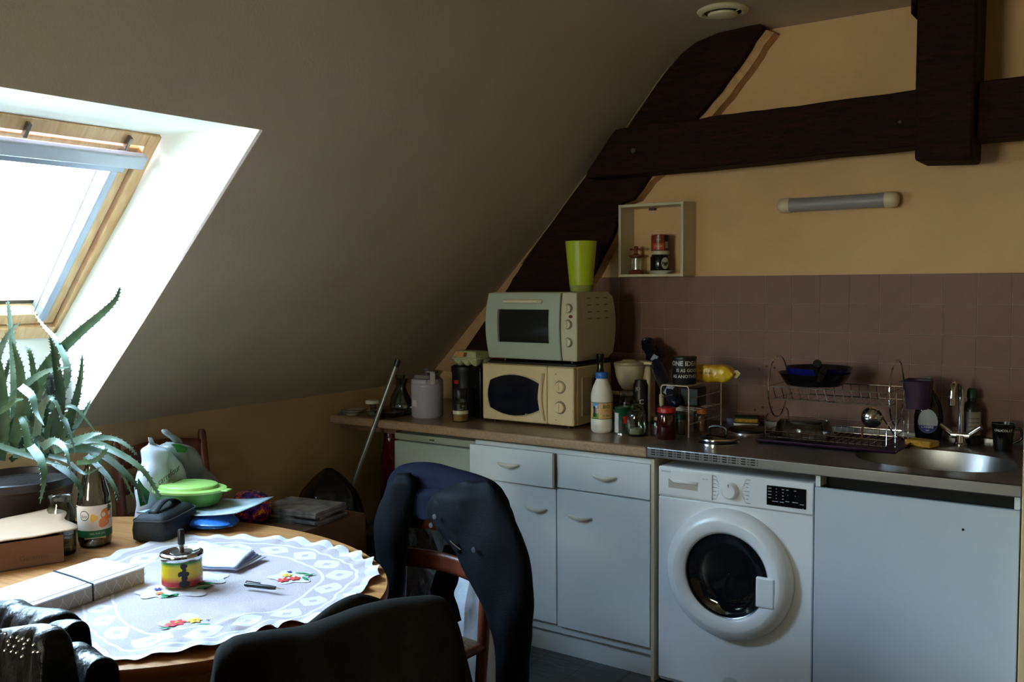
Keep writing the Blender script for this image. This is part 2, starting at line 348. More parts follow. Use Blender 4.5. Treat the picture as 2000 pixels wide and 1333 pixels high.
# ---------------- tiles on the gable wall
tl0 = [.9156 + .1225 * i for i in range(6)]
P = .1218; tiles = []
GB = MB().bx(-2.35, XR - 1.7, YW - .0104, YW, .89, 1.596).obj('tile_bed', GROUT, g, smooth=0); lab(GB, 'pale grout bed showing between the tiles')
tm = {}
x = -2.0599 - P * 3
while x < -.34:
    z1 = 1.596
    for r_ in range(6):
        z0 = max(.895, z1 - .1228); xe = x + P
        x_l = max(x, -2.345); 
        key = (round(xe - x_l, 3), round(z1 - z0, 3))
        if xe - x_l > .02:
            if key not in tm:
                bb = MB().bx(.0008, xe - x_l - .0008, -.0105, 0, .0008, z1 - z0 - .0008); oo = bb.obj('tile', TILE, g, bevel=.0012, seg=1, smooth=0); tm[key] = oo.data
            else:
                oo = bpy.data.objects.new('tile', tm[key]); COL.objects.link(oo); oo.parent = g
                d = oo.modifiers.new('bevel', 'BEVEL'); d.width = .0012; d.segments = 1; d.limit_method = 'ANGLE'
            oo.location = (x_l, YW - .0015 + random.uniform(-.0006, .0003), z0)
            oo.rotation_euler = (random.uniform(-.001, .001), 0, random.uniform(-.0015, .0015))
        z1 = z0
    x += P
b = MB(); b.tube([(-1.66 + i * .1, YW - .012, .915 + .004 * nz(i * 3.1)) for i in range(14)], .006, 6); lab(b.obj('caulk_bead', C((215, 205, 190), .6), g), 'white caulk bead along the bottom of the tiles')
b = MB(); b.bx(-1.62, -.36, YW - .03, YW - .008, .89, .905)
for (dx, dz) in ((1480, 722), (1497, 716), (1512, 719), (1474, 801), (1489, 796), (1506, 797)):
    p = A(dx, dz, 'y', YW - .02); MB().lathe([(.004, -.006), (.005, -.002), (.005, .006)], (p.x, YW - .014, p.z), 10, axis='y').obj('hook', CHROME, g)

# ---------------- timber frame
RY0, RY1 = 3.95, 3.99
rl = [(-3.09, 1.10), (-3.02, 1.206), (-2.746, 1.529), (-2.64, 1.665), (-2.265, 2.074), (-2.06, 2.265), (-1.856, 2.505), (-1.76, 2.60), (-1.684, 2.640), (-1.567, 2.664), (-1.436, 2.664)]
rr = [(-1.405, 2.635), (-1.45, 2.585), (-1.497, 2.515), (-1.60, 2.395), (-1.754, 2.245), (-1.90, 2.10), (-2.0, 1.96), (-2.12, 1.80), (-2.266, 1.562), (-2.55, 1.10)]
rr = [(-1.405, 2.635), (-1.45, 2.585), (-1.497, 2.515), (-1.60, 2.395), (-1.754, 2.245), (-1.90, 2.10), (-1.93, 2.06), (-2.02, 1.951), (-2.079, 1.937), (-2.118, 1.80), (-2.266, 1.562), (-2.55, 1.10)]
_k = RY0 / 3.88
rl = [(x_ * _k, 1.568 + (z_ - 1.568) * _k) for x_, z_ in rl]; rr = [(x_ * _k, 1.568 + (z_ - 1.568) * _k) for x_, z_ in rr]
def resample(L, n, j):
    out = []
    for i in range(len(L) - 1):
        for k in range(n):
            t = k / n; q = Vector(L[i]).lerp(Vector(L[i + 1]), t); out.append((q.x + j * nz(q.x * 23, q.y * 23, 1), q.y + j * nz(q.x * 19, q.y * 19, 5)))
    out.append(L[-1]); return out
outl = resample(rl, 4, .008) + resample(rr, 4, .004)
timber = thing('roof_truss_rafter', 'dark brown slanted timber rafter rising along the sloped ceiling', 'beam', (-2.9, 3.95, 1.1))
def off(o, par): o.location = -Vector(par.location)
o = MB().prism(outl, 'y', RY0, RY1).obj('timber', BEAM, timber, bevel=.006); off(o, timber)
wide = [(p[0] - .012, p[1] + .008) for p in resample(rl, 4, .004)] + [(p[0] + .03 * sm((p[1] - 2.02) / .12), p[1] - .02 * sm((p[1] - 2.02) / .12)) for p in resample(rr, 4, .004)]
wide = [(x_, min(z_, sz(x_) - .0)) for x_, z_ in wide]
o = MB().prism(wide, 'y', RY1, YW).obj('plaster_packing', PLAST, timber); off(o, timber); lab(o, 'cream plaster packing behind the dark timber')
# plaster fill between the slope and the rafter's left edge
fill = [(x_, z_) for x_, z_ in resample(rl[:5], 4, .003)] + [(x_ - .0, sz(x_) + .0) for x_ in (-2.34, -2.4, -2.5, -2.7, -2.9, -3.1, -3.28)] + [(-3.28, 1.10)]
fo = MB().prism(fill, 'y', RY0 + .015, YW).obj('trim_2', mat('plaster_fill', (178, 140, 102), .9, bump=.3, bump_s=60)); struct(fo)
# crumbly plaster line along the upper edge
b = MB(); pts = [(x_ - .002, RY0 - .001, z_ + .004) for x_, z_ in resample(rl[3:], 4, .004)]
b.tube(pts, [.003 + .003 * abs(nz(i * 1.7)) for i in range(len(pts))], 5); o = b.obj('plaster_edge', C((150, 130, 105), .9), timber); off(o, timber)
# collar beam
ct = [(-2.06, 2.262), (-1.9, 2.272), (-1.718, 2.268), (-1.5, 2.276), (-1.229, 2.276), (-.78, 2.284), (-.4, 2.29), (.6, 2.292), (1.9, 2.295)]
cb = [(1.9, 2.07), (.6, 2.07), (-.4, 2.078), (-.78, 2.074), (-1.226, 2.066), (-1.6, 2.058), (-1.889, 2.058), (-2.22, 2.055), (-2.205, 2.09), (-2.09, 2.235)]
beam = thing('collar_beam', 'long dark horizontal timber beam crossing above the wall lamp', 'beam', (-1, 3.85, 2.05))
o = MB().prism(resample(ct, 4, .005) + resample(cb, 4, .006), 'y', 3.79, 3.93).obj('timber', BEAM, beam, bevel=.006); off(o, beam)
b = MB(); b.cyl((-.84, 3.788, 2.17), (-.84, 3.80, 2.17), .006, n=8); b.cyl((-1.97, 3.788, 2.16), (-1.97, 3.80, 2.16), .012, n=8); o = b.obj('peg', C((60, 50, 45), .6), beam); off(o, beam)
# king post
kp = thing('king_post', 'thick dark vertical timber post hanging through the horizontal beam', 'beam', (-.7, 3.8, 2.0))
o = MB().prism([(-.775, 2.012), (-.58, 2.002), (-.575, 2.3), (-.57, 2.668), (-.775, 2.668), (-.777, 2.3)], 'y', 3.735, 3.94).obj('timber', BEAM, kp, bevel=.012); off(o, kp)
o = MB().prism([(-.80, 2.555), (-.775, 2.60), (-.775, 2.65), (-.80, 2.66)], 'y', 3.75, 3.9).obj('shoulder', BEAM, kp, bevel=.005); off(o, kp)
o = MB().prism([(-.60, 2.60), (-.50, 2.615), (-.44, 2.65), (-.44, 2.665), (-.60, 2.665)], 'y', 3.80, 3.90).obj('wedge', BEAM, kp, bevel=.005); off(o, kp)
# ceiling vent
v = thing('ceiling_vent', 'round cream plastic air vent in the ceiling above the rafter top', 'vent', (-1.495, 3.655, 2.668))
VM = C((226, 214, 180), .4)
MB().lathe([(.075, 0), (.10, 0), (.104, -.006), (.098, -.014), (.082, -.018), (.074, -.012)], n=40, cap=False).obj('ring', VM, v)
MB().lathe([(.0, -.034), (.045, -.032), (.058, -.026), (.060, -.018), (.05, -.012), (0, -.01)], n=36, cap=False).obj('disc', VM, v)
MB().lathe([(.079, -.001), (.0, -.0012)], n=30, cap=False).obj('opening', MATTE, v)
b = MB()
for k in range(3): a_ = k * 2.1; b.bx(0, 0, 0, 0, 0, 0) if 0 else b.cyl((.05 * math.cos(a_), .05 * math.sin(a_), -.016), (.078 * math.cos(a_), .078 * math.sin(a_), -.008), .002, n=6)
b.obj('strut', VM, v)

# ================================================================ KITCHEN RUN
CZ = .933
wt = thing('worktop', 'brown speckled laminate worktop running from the low wall to the hob', 'worktop', (-2.5, 3.6, .893))
o = MB().bx(XL + .002, -1.622, 3.25, YW - .012, .893, CZ).obj('slab', LAM, wt, smooth=0); off(o, wt)
o = MB().bx(XL + .002, -1.622, 3.228, 3.2499, .893, CZ).obj('front_edge', LAME, wt, bevel=.008, seg=3); off(o, wt)
o = MB().bx(XL + .002, -2.97, 3.30, 3.33, .86, .8925).obj('support_batten', C((120, 84, 58), .7), wt); off(o, wt)
# fridge under the worktop (left)
fr = thing('fridge', 'grey-green refrigerator under the left end of the worktop', 'refrigerator', (-2.72, 3.56, 0))
MB().bx(-.245, .235, -.25, .28, .04, .872).obj('body', GREYD, fr, bevel=.006)
MB().bx(-.245, .235, -.285, -.253, .09, .835).obj('door', GREYD, fr, bevel=.008)
MB().bx(-.245, .235, -.28, -.252, .84, .872).obj('top_trim', C((160, 162, 145), .5), fr, bevel=.004)
MB().bx(-.03, -.002, -.2825, -.2795, .852, .858).obj('badge', C((60, 60, 60), .4), fr)
for sx in (-.2, .2):
    for sy in (-.2, .2): MB().cyl((sx, sy, 0), (sx, sy, .04), .015).obj('foot', BLACK, fr)
# base cabinet
cb_ = thing('base_cabinet', 'white base cabinet with two drawers and two doors', 'cabinet', (-2.05, 3.6, 0))
b = MB(); b.bx(-.434, .428, -.322, .33, .098, .880); b.obj('body', WHITE, cb_, smooth=0)
MB().bx(-.43, .432, -.30, -.285, .0, .097).obj('plinth', WHITE, cb_, smooth=0)
MB().bx(.434, .4475, -.34, .33, .0, .885).obj('side_panel', mat('side_panel_beige', (206, 190, 160), .6), cb_, smooth=0)
def bow_handle(par, x_, z_, y_, wd=.115):
    b = MB()
    def fn(u, v_):
        a = v_ * 2 * PI; t = u * 2 - 1; h = max(0.02, 1 - t * t); zz = z_ - .009 * (1 - t * t) + .004
        return Vector((x_ + t * wd / 2, y_ - .004 - .016 * h ** .6 - .004 * math.cos(a) * h ** .5, zz + .010 * math.sin(a) * h ** .6))
    b.grid(fn, 24, 10); o = b.obj('handle', mat('handle_white', (214, 208, 194), .35), par)
    return o
def front(kind, x0, x1, z0, z1, y_, hx, hz):
    o = MB().bx(x0, x1, y_ - .0, y_ + .018, z0, z1).obj(kind, WHITE, cb_, bevel=.002)
    bow_handle(o, hx, hz, y_)
front('drawer', -.432, -.003, .722, .868, -.368, -.222, .800)
MB().bx(-.42, -.012, -.349, -.3225, .735, .86).obj('drawer_box', C((190, 170, 130), .6), cb_)
front('drawer', .003, .430, .722, .862, -.342, .228, .792)
front('door', -.432, -.003, .139, .716, -.342, -.10, .622)
front('door', .003, .430, .133, .716, -.342, .114, .614)
# inox kitchenette top with an oval sink and hob
it = thing('kitchenette_top', 'stainless steel kitchenette top with sink, drainer and slotted front edge', 'sink', (-1.0, 3.6, .9))
X0, X1, Y0, Y1 = -1.6215, -.342, 3.232, YW - .012
b = MB(); cx, cy, ra, rb_ = -.655, 3.565, .262, .205; N = 64
ring_in = [(cx + ra * math.copysign(abs(math.cos(a)) ** .9, math.cos(a)), cy + rb_ * math.copysign(abs(math.sin(a)) ** .9, math.sin(a))) for a in [2 * PI * k / N for k in range(N)]]
rx0 = -.98
def edge_pt(a):
    dx, dy = math.cos(a), math.sin(a); t = min([(X1 - cx) / dx if dx > 1e-9 else 1e9, (rx0 - cx) / dx if dx < -1e-9 else 1e9, (Y1 - cy) / dy if dy > 1e-9 else 1e9, (Y0 - cy) / dy if dy < -1e-9 else 1e9]); return (cx + dx * t, cy + dy * t)
ro = [edge_pt(2 * PI * k / N) for k in range(N)]
R_ = [[Vector((*p, CZ + .002)) for p in ro], [Vector((cx + (p[0] - cx) * 1.05, cy + (p[1] - cy) * 1.05, CZ + .002)) for p in ring_in], [Vector((*p, CZ - .002)) for p in ring_in]]
for q, zz in ((.96, -.05), (.86, -.115), (.6, -.135), (.15, -.14)): R_.append([Vector((cx + (p[0] - cx) * q, cy + (p[1] - cy) * q, CZ + zz)) for p in ring_in])
b.rings(R_, True, False)
b.add([(X1, Y0, CZ + .002), (X1, Y1, CZ + .002), (edge_pt(.6)[0], edge_pt(.6)[1], CZ + .002)], [])
o = b.obj('basin', INOX, it, smooth=50); off(o, it)
o = MB().lathe([(.0, 0), (.035, 0), (.04, .002), (.035, .004), (.0, .003)], (cx, cy, CZ - .141), 24).obj('drain', CHROME, it); off(o, it)
o = MB().bx(X0, rx0 + .0005, Y0 + .012, Y1, CZ - .004, CZ + .002).obj('top_plate', INOX, it, smooth=0); off(o, it)
b = MB()
for (xx, yy) in ((X1, Y0), (X1, Y1), (rx0, Y0), (rx0, Y1)): pass
for k in range(9): b.box((-1.16 + k * .018, 3.36, CZ + .0025), (.006, .13, .002)) if 0 else None
# front lip with slots
def lip():
    b = MB(); z0, z1 = .902, CZ + .002
    b.bx(X0, X1, Y0, Y0 + .012, z0 - .006, z1); return b
lo = lip().obj('front_lip', INOX, it, bevel=.003, seg=3); off(lo, it)
b = MB(); x_ = X0 + .028
while x_ < -1.165:
    for zz in (.909, .918, .927):
        b.box((x_, Y0 - .0003, zz), (.017, .0012, .0045)); b.cyl((x_ + .016, Y0 - .0009, zz), (x_ + .016, Y0 + .0003, zz), .0021, n=6)
        if int((x_ - X0) / .036) % 2 == 0: b.cyl((x_ + .0215, Y0 - .0009, zz), (x_ + .0215, Y0 + .0003, zz), .0021, n=6)
    x_ += .036
o = b.obj('vent_slots', MATTE, it, smooth=0); off(o, it); lab(o, 'rows of dark ventilation slots')
o = MB().bx(X0, X1, Y1 - .02, Y1, CZ - .003, CZ + .02).obj('back_lip', INOX, it, bevel=.004); off(o, it)
# hob plates
for (px, py, r_, l) in ((1402, 872, .073, 'small front'), (1487, 847, .09, 'large rear')):
    p = A(px, py, 'z', CZ + .01)
    x_, y_ = (-1.43, 3.47) if r_ < .08 else (-1.42, 3.80)
    o = MB().lathe([(r_ + .012, .002), (r_ + .012, .007), (r_ + .004, .010), (r_ + .001, .009)], (x_, y_, CZ), 40, cap=False).obj('hotplate_ring', CHROME, it); off(o, it)
    o = MB().lathe([(r_, .003), (r_, .015), (r_ - .004, .017), (.02, .0165), (.018, .014), (0, .014)], (x_, y_, CZ), 40, cap=False).obj('hotplate', mat('cast_iron', (22, 22, 24), .4, .3, bump=.1, bump_s=80), it); off(o, it)
# ---- washing machine
WM = thing('washing_machine', 'white front-loading washing machine under the steel worktop', 'washing machine', (-1.284, 3.5, 0))
WX0, WX1 = -.299, .297; FY = 3.257 - 3.5
MB().bx(WX0, WX1, FY + .012, .33, .015, .862).obj('body', ENAM, WM, bevel=.006)
MB().bx(WX0, WX1, FY, FY + .012, .03, .745).obj('front_panel', ENAM, WM, bevel=.004)
MB().bx(WX0, WX1, FY, FY + .012, .748, .862).obj('control_panel', ENAM, WM, bevel=.004)
for sx in (-.24, .24):
    for sy in (-.18, .28): MB().cyl((sx, sy, 0), (sx, sy, .02), .02).obj('foot', BLACK, WM)
b = MB().bx(WX0 + .004, WX0 + .222, FY - .0055, FY, .755, .852); dr = b.obj('detergent_drawer', ENAM, WM, bevel=.002)
b = MB().bx(WX0 + .045, WX0 + .165, FY - .006, FY - .0054, .784, .818); b.obj('handle_recess', C((176, 168, 160), .5), dr)
b = MB(); b.add([(WX0 + .05, FY - .0062, .818), (WX0 + .165, FY - .0062, .818), (WX0 + .165, FY - .011, .808), (WX0 + .07, FY - .011, .806)], [(0, 1, 2, 3)]); b.obj('handle_lip', ENAM, dr, solid=.003)
kn = MB().lathe([(.0, -.026), (.024, -.025), (.029, -.020), (.031, -.004), (.033, 0)], (-.006, FY, .800), 32, axis='y'); ko = kn.obj('program_knob', ENAM, WM)
MB().box((-.006, FY - .0265, .822), (.002, .001, .012)).obj('knob_mark', C((80, 80, 90), .5), ko)
b = MB()
for s_ in (-1, 1):
    for k in range(7):
        zz = .848 - k * .0145; x_ = -.006 + s_ * (.063 + .004 * (k in (0, 6))); b.box((x_, FY - .0006, zz), (.017 - .004 * (k % 3), .0012, .0016))
        b.tube([(x_ - s_ * .009, FY - .0006, zz - .001), (x_ - s_ * .018, FY - .0006, zz * .5 + .4)], .0004, 4)
b.obj('dial_marks', C((90, 92, 100), .6), WM)
text_flat('TECHNICA', .008, (WX0 + .035, FY - .0062, .845), (1, 0, 0), (0, 0, 1), C((50, 56, 80), .5), WM)
text_flat('7kg 1200', .006, (WX0 + .195, FY - .0062, .832), (1, 0, 0), (0, 0, 1), C((90, 92, 110), .5), WM)
dp = MB().bx(.130, .272, FY - .003, FY, .766, .838).obj('display_panel', mat('gloss_black', (8, 8, 12), .15), WM, bevel=.002)
b = MB(); WT = C((200, 205, 215), .5)
for (i, j, w_) in [(0, 0, .012), (0, 1, .012), (0, 2, .012), (0, 3, .01), (1.2, 0, .003), (1.2, 1, .003), (1.2, 2, .003), (1.2, 3, .003), (2.4, 0, .008), (2.4, 1, .005), (2.4, 2, .005), (2.4, 3, .005), (3.2, 0, .008), (4.6, 0, .008), (3.2, 3.6, .014), (4.6, 3.6, .02), (1, 4, .022), (2.2, 4, .014), (5.8, 4, .014), (3.3, 1.6, .002), (4.6, 1.6, .002), (6, 5.2, .003)]:
    b.box((.142 + i * .02, FY - .0036, .828 - j * .0115), (w_, .001, .002))
b.obj('display_symbols', WT, WM)
# door
DC = (-.011, FY, .487); dr_ = .243
b = MB(); b.lathe([(dr_ + .003, 0), (dr_ + .003, -.008), (dr_, -.020), (dr_ - .010, -.034), (dr_ - .035, -.046), (.200, -.048), (.168, -.040), (.156, -.030), (.152, -.010), (.152, .002)], DC, 72, cap=False, axis='y'); do = b.obj('door', ENAM, WM, smooth=60)
b = MB(); b.lathe([(.155, -.020), (.150, -.024), (.142, -.020), (.125, -.010), (.09, -.004), (0.001, -.002)], DC, 56, cap=False, axis='y'); b.obj('door_glass', mat('dark_door_glass', (16, 18, 22), .05, spec=.9), do)
b = MB(); b.lathe([(.158, -.034), (.155, -.032), (.153, -.022)], DC, 56, cap=False, axis='y'); b.obj('glass_rim', C((120, 124, 132), .25, 1), do)
MB().box((.143, FY - .042, .455), (.070, .016, .112)).obj('door_handle', ENAM, do, bevel=.007, seg=3)
MB().lathe([(.0, -.002), (.035, -.002), (.037, 0)], (.0, FY, .06), 24, axis='y').obj('filter_cap', C((200, 202, 206), .4), WM)
# ---- fridge/cabinet with the white panel
FC = thing('panelled_fridge', 'tall white panel front with a black gap above, right of the washing machine', 'refrigerator', (-.665, 3.5, 0))
MB().bx(-.312, .316, FY + .02, .33, .02, .80).obj('body', C((40, 40, 44), .5), FC)
dpn = MB().bx(-.316, .318, FY - .004, FY + .014, .03, .851).obj('door', mat('white_panel', (196, 206, 218), .45, noise_s=3, amt=.02), FC, bevel=.002)
MB().lathe([(.0, -.001), (.0045, -.001), (.0045, 0)], (.158, FY - .0038, .769), 10, axis='y').obj('screw_hole', MATTE, dpn)
MB().bx(-.298, .300, FY + .075, FY + .085, .80, .893).obj('gap_shade_board', MATTE, FC)  # matte black sheet put in so the shaded gap reads dark
for sx in (-.307, .309): MB().bx(sx - .008, sx + .008, FY + .002, FY + .3, .853, .8945).obj('side_strip', WHITE, FC)
for sx in (-.28, .28): MB().cyl((sx, -.15, 0), (sx, -.15, .03), .02).obj('foot', BLACK, FC)

# ================================================================ WALL THINGS
# wall lamp
LP = thing('wall_lamp', 'slim tubular wall light with cream end caps, switched off', 'lamp', (-1.137, 4.06, 1.897))
LCP = C((222, 206, 172), .4)
MB().box((0, -.018, 0), (.40, .034, .045)).obj('base', C((200, 196, 190), .5), LP, bevel=.004)
MB().cyl((-.205, -.040, 0), (.205, -.040, 0), .030, n=28).obj('diffuser', mat('frosted_diffuser', (150, 146, 150), .35), LP)
for s_ in (-1, 1):
    MB().lathe([(0, .248), (.018, .247), (.028, .24), (.0325, .228), (.0335, .20), (.032, .195)] if s_ > 0 else [(.032, -.195), (.0335, -.20), (.0325, -.228), (.028, -.24), (.018, -.247), (0, -.248)], (0, -.040, 0), 28, axis='x').obj('end_cap', LCP, LP)
LP.rotation_euler = (0, -.003, 0)
# box shelf
BS = thing('box_shelf', 'open square cream box shelf hung on the wall above the tiles', 'shelf', (-1.952, 3.992, 1.596))
SM = mat('shelf_cream', (206, 200, 170), .5)
w2, d2, h2, t2 = .165, .068, .338, .0125
MB().bx(-w2, w2, -d2, d2, 0, t2).obj('bottom_board', SM, BS, bevel=.001)
MB().bx(-w2, w2, -d2, d2, h2 - t2, h2).obj('top_board', SM, BS, bevel=.001)
MB().bx(-w2, -w2 + t2, -d2, d2, t2, h2 - t2).obj('side_board', SM, BS, bevel=.001)
MB().bx(w2 - t2, w2, -d2, d2, t2, h2 - t2).obj('side_board', SM, BS, bevel=.001)
MB().bx(-.06, -.03, d2 - .03, d2 - .015, h2 - t2 - .012, h2 - t2).obj('hanging_bracket', C((90, 80, 70), .4, 1), BS)
MB().bx(w2 - t2 - .004, w2 - t2, -.01, .005, .17, .20).obj('hinge', C((90, 80, 70), .4, 1), BS)
sz0 = 1.596 + t2 + .0005
# pepper mill in the shelf
pm = thing('pepper_mill', 'small wood and glass pepper mill with a cross handle in the box shelf', 'pepper mill', (-2.055, 3.985, sz0))
RW = C((120, 60, 34), .35)
MB().lathe([(0, 0), (.036, 0), (.038, .006), (.034, .014), (.020, .020), (.02, .022), (0, .022)], n=28).obj('base', RW, pm)
MB().lathe([(.021, .0225), (.021, .075)], n=24, cap=False).obj('glass_body', GLASS, pm)
MB().cyl((0, 0, .0225), (0, 0, .076), .005).obj('grinder_rod', CHROME, pm)
MB().lathe([(0, .076), (.020, .076), (.033, .082), (.034, .088), (.014, .094), (.008, .10), (.008, .118), (.012, .124), (.008, .132), (0, .134)], n=24).obj('lid', RW, pm)
MB().tube([(-.034, 0, .117), (-.028, 0, .118), (-.012, 0, .117), (.012, 0, .117), (.028, 0, .118), (.034, 0, .117)], [.002, .006, .0045, .0045, .006, .002], 10).obj('crank', RW, pm)
# saucer
sc = tag(MB().lathe([(0, 0), (.03, 0), (.032, .003), (.060, .012), (.064, .015), (.060, .0155), (.03, .008), (0, .006)], n=40).obj('saucer', C((226, 224, 214), .25), smooth=50), 'white saucer under the dark jar in the box shelf', 'plate'); sc.location = (-1.925, 3.985, sz0)
# dark jar
dj = thing('dark_jar', 'dark round jar with a white lid and oval label standing on the saucer', 'jar', (-1.93, 3.985, sz0 + .009))
MB().lathe([(0, 0), (.043, 0), (.046, .006), (.046, .066), (.042, .076), (.038, .08), (0, .08)], n=36).obj('body', mat('black_jar', (18, 14, 16), .15), dj)
MB().lathe([(.040, .080), (.042, .081), (.042, .096), (.04, .098), (0, .098)], n=36).obj('lid', C((196, 190, 170), .4), dj)
a0 = face_cam((-1.93, 3.985))
b = MB(); vs_ = []
for k in range(28):
    t = 2 * PI * k / 28; aa = a0 + .52 + .42 * math.cos(t); vs_.append((.0465 * math.cos(aa), .0465 * math.sin(aa), .04 + .027 * math.sin(t)))
b.add(vs_ + [(.0470 * math.cos(a0 + .52), .0470 * math.sin(a0 + .52), .04)], [(i, (i + 1) % 28, 28) for i in range(28)]); b.obj('oval_label', C((190, 185, 165), .5), dj)
b = MB(); b.box((.0472 * math.cos(a0 + .5), .0472 * math.sin(a0 + .5), .036), (.002, .012, .016), rz=a0 + .5); b.obj('label_mark', C((60, 56, 50), .6), dj)
# red tin
rt = thing('red_tin', 'brown and red printed tin stacked on the dark jar', 'tin', (-1.93, 3.985, sz0 + .1075))
MB().lathe([(0, 0), (.041, 0), (.042, .003), (.042, .072), (.0395, .074), (.0395, .071), (0, .070)], n=36).obj('body', C((120, 44, 24), .3, 0), rt)
band(.0424, a0 - 1.5, a0 + .45, .004, .034, C((172, 66, 34), .35), rt, 'lower_label')
band(.0424, a0 + .45, a0 + 1.6, .004, .069, C((40, 28, 22), .4), rt, 'side_label')
band(.0425, a0 + .55, a0 + 1.0, .01, .04, C((150, 140, 120), .4), rt, 'print_block')
text_cyl('SALSA', .016, .0428, a0 - .25, .020, C((220, 190, 150), .5), rt); text_cyl('rouge', .010, .0428, a0 - .2, .052, C((216, 196, 160), .5), rt)

# ================================================================ ON THE LAMINATE WORKTOP (left part)
def saucer(loc, r, label, m_, g_=None):
    o = MB().lathe([(0, 0), (r * .5, 0), (r * .54, .004), (r * .95, .013), (r, .016), (r * .95, .0165), (r * .5, .008), (0, .007)], n=44).obj('saucer', m_, smooth=50); o.location = loc
    t = MB().lathe([(r * 1.003, .0145), (r * 1.004, .0165), (r * .985, .0172)], n=44, cap=False).obj('rim_line', C((52, 64, 56), .4), o); return tag(o, label, 'plate', g_)
saucer((-3.255, 3.30, CZ), .062, 'lower of the two white saucers at the far left end of the worktop', C((206, 200, 186), .25))
saucer((-3.252, 3.302, CZ + .0095), .061, 'upper of the two white saucers with dark rim, far left of worktop', C((206, 200, 186), .25))
LG = thing('lidded_glass_jar', 'small glass jar with a white lid beside the saucers', 'jar', (-3.145, 3.325, CZ))
MB().lathe([(0, 0), (.026, .0), (.030, .008), (.030, .026), (.022, .034), (.016, .05), (.02, .058)], n=26, cap=False).obj('glass_body', GLASS, LG)
MB().lathe([(0, .075), (.030, .075), (.034, .070), (.034, .060), (.030, .058), (0, .058)], n=26).obj('lid', C((214, 208, 190), .4), LG)
MB().lathe([(0, .003), (.027, .004), (.027, .02), (0, .02)], n=20).obj('contents', C((120, 116, 110), .8), LG)
# glass carafes
def carafe(loc, h, r, label, g_=None):
    t = thing('glass_carafe', label, 'carafe', loc, 0, g_)
    MB().lathe([(0, .003), (r * .8, .003), (r * .97, .015), (r, .04), (r * .9, h * .42), (r * .5, h * .62), (r * .36, h * .74), (r * .40, h * .88), (r * .55, h), (r * .53, h), (r * .37, h * .87), (r * .33, h * .74), (r * .47, h * .61), (r * .86, h * .41), (r * .96, .04)], n=32, cap=False).obj('glass_body', GLASS, t)
    MB().lathe([(0, 0), (r * .8, 0), (r * .95, .010)], n=32, cap=False).obj('base', glass_mat('thick_glass', (170, 178, 160)), t); return t
carafe((-3.12, 3.50, CZ), .185, .055, 'glass carafe furthest left, half hidden behind the mop handle')
carafe((-3.045, 3.43, CZ), .175, .052, 'bulbous glass carafe in the amber bowl area, left of the grey canister')
carafe((-2.985, 3.60, CZ), .20, .045, 'tall glass carafe directly behind the grey canister')
ab = thing('glass_bowl', 'scalloped amber glass bowl in front of the carafes', 'bowl', (-3.03, 3.315, CZ))
b = MB()
def fn(u, v):
    a = u * 2 * PI; r = .025 + .042 * v ** .6 + .005 * v * math.cos(12 * a); return Vector((r * math.cos(a), r * math.sin(a), .002 + .030 * v ** 1.4))
b.grid(fn, 72, 8, True); b.obj('body', glass_mat('amber_glass', (196, 170, 140), 1.2), ab, solid=.003)
# lilac-grey canister
ca = thing('ceramic_canister', 'lilac grey ceramic canister with a clamp lid, left of the egg carton', 'canister', (-2.895, 3.44, CZ))
CM = mat('lilac_ceramic', (168, 160, 172), .22)
MB().lathe([(0, 0), (.070, 0), (.076, .008), (.077, .15), (.0775, .155), (.075, .160), (.077, .165), (.077, .176), (.072, .184), (.06, .186), (.06, .18), (0, .18)], n=48).obj('body', CM, ca)
MB().lathe([(.064, .187), (.066, .190), (.060, .204), (.030, .210), (.012, .212), (.01, .22), (.016, .228), (.010, .234), (0, .235)], n=40).obj('lid', C((120, 112, 116), .3), ca)
a0 = face_cam((-2.895, 3.44))
b = MB(); R3 = Matrix.Rotation(a0 + .35, 3, 'Z')
b.box(R3 @ Vector((.078, 0, .19)), (.008, .024, .055), rz=a0 + .35); b.box(R3 @ Vector((.05, 0, .220)), (.06, .020, .006), rz=a0 + .35); b.obj('clamp', C((190, 184, 188), .3), ca, bevel=.002)
MB().tube([R3 @ Vector(p) for p in ((.07, .03, .17), (.086, .03, .19), (.075, .03, .212), (.03, .03, .222), (.03, -.03, .222), (.075, -.03, .212), (.086, -.03, .19), (.07, -.03, .17))], .0015, 6).obj('wire', CHROME, ca)
band(.0776, a0 - 1.15, a0 - .72, .055, .085, C((200, 190, 180), .5), ca, 'price_sticker')
# dark canisters with egg carton
bc = thing('black_canister', 'black ridged canister under the left half of the egg carton', 'canister', (-2.785, 3.60, CZ))
MB().lathe([(0, 0), (.068, 0), (.070, .006), (.066, .02), (.066, .20), (.070, .215), (.070, .235), (.06, .242), (0, .243)], n=40).obj('body', mat('black_tin', (13, 12, 15), .4), bc)
a0 = face_cam((-2.785, 3.60))
band(.0668, a0 - 1.0, a0 - .45, .09, .175, C((30, 24, 30), .3), bc, 'label'); band(.0670, a0 - .95, a0 - .55, .155, .172, C((190, 36, 28), .3), bc, 'red_label_strip')
text_cyl('G', .045, .0675, a0 - .75, .118, C((150, 146, 150), .3), bc)
bb_ = thing('black_tea_box', 'black box with vertical lettering beneath the right of the egg carton', 'box', (-2.665, 3.585, CZ), -.35)
MB().box((0, 0, .121), (.095, .10, .242)).obj('body', mat('black_box', (16, 15, 19), .3), bb_, bevel=.004)
text_flat('SELECTED', .017, (.012, -.0507, .125), (0, 0, 1), (-1, 0, 0), C((90, 90, 96), .3), bb_)
MB().box((0, 0, .231), (.099, .104, .018)).obj('lid', mat('black_box', (16, 15, 19), .3), bb_, bevel=.003)
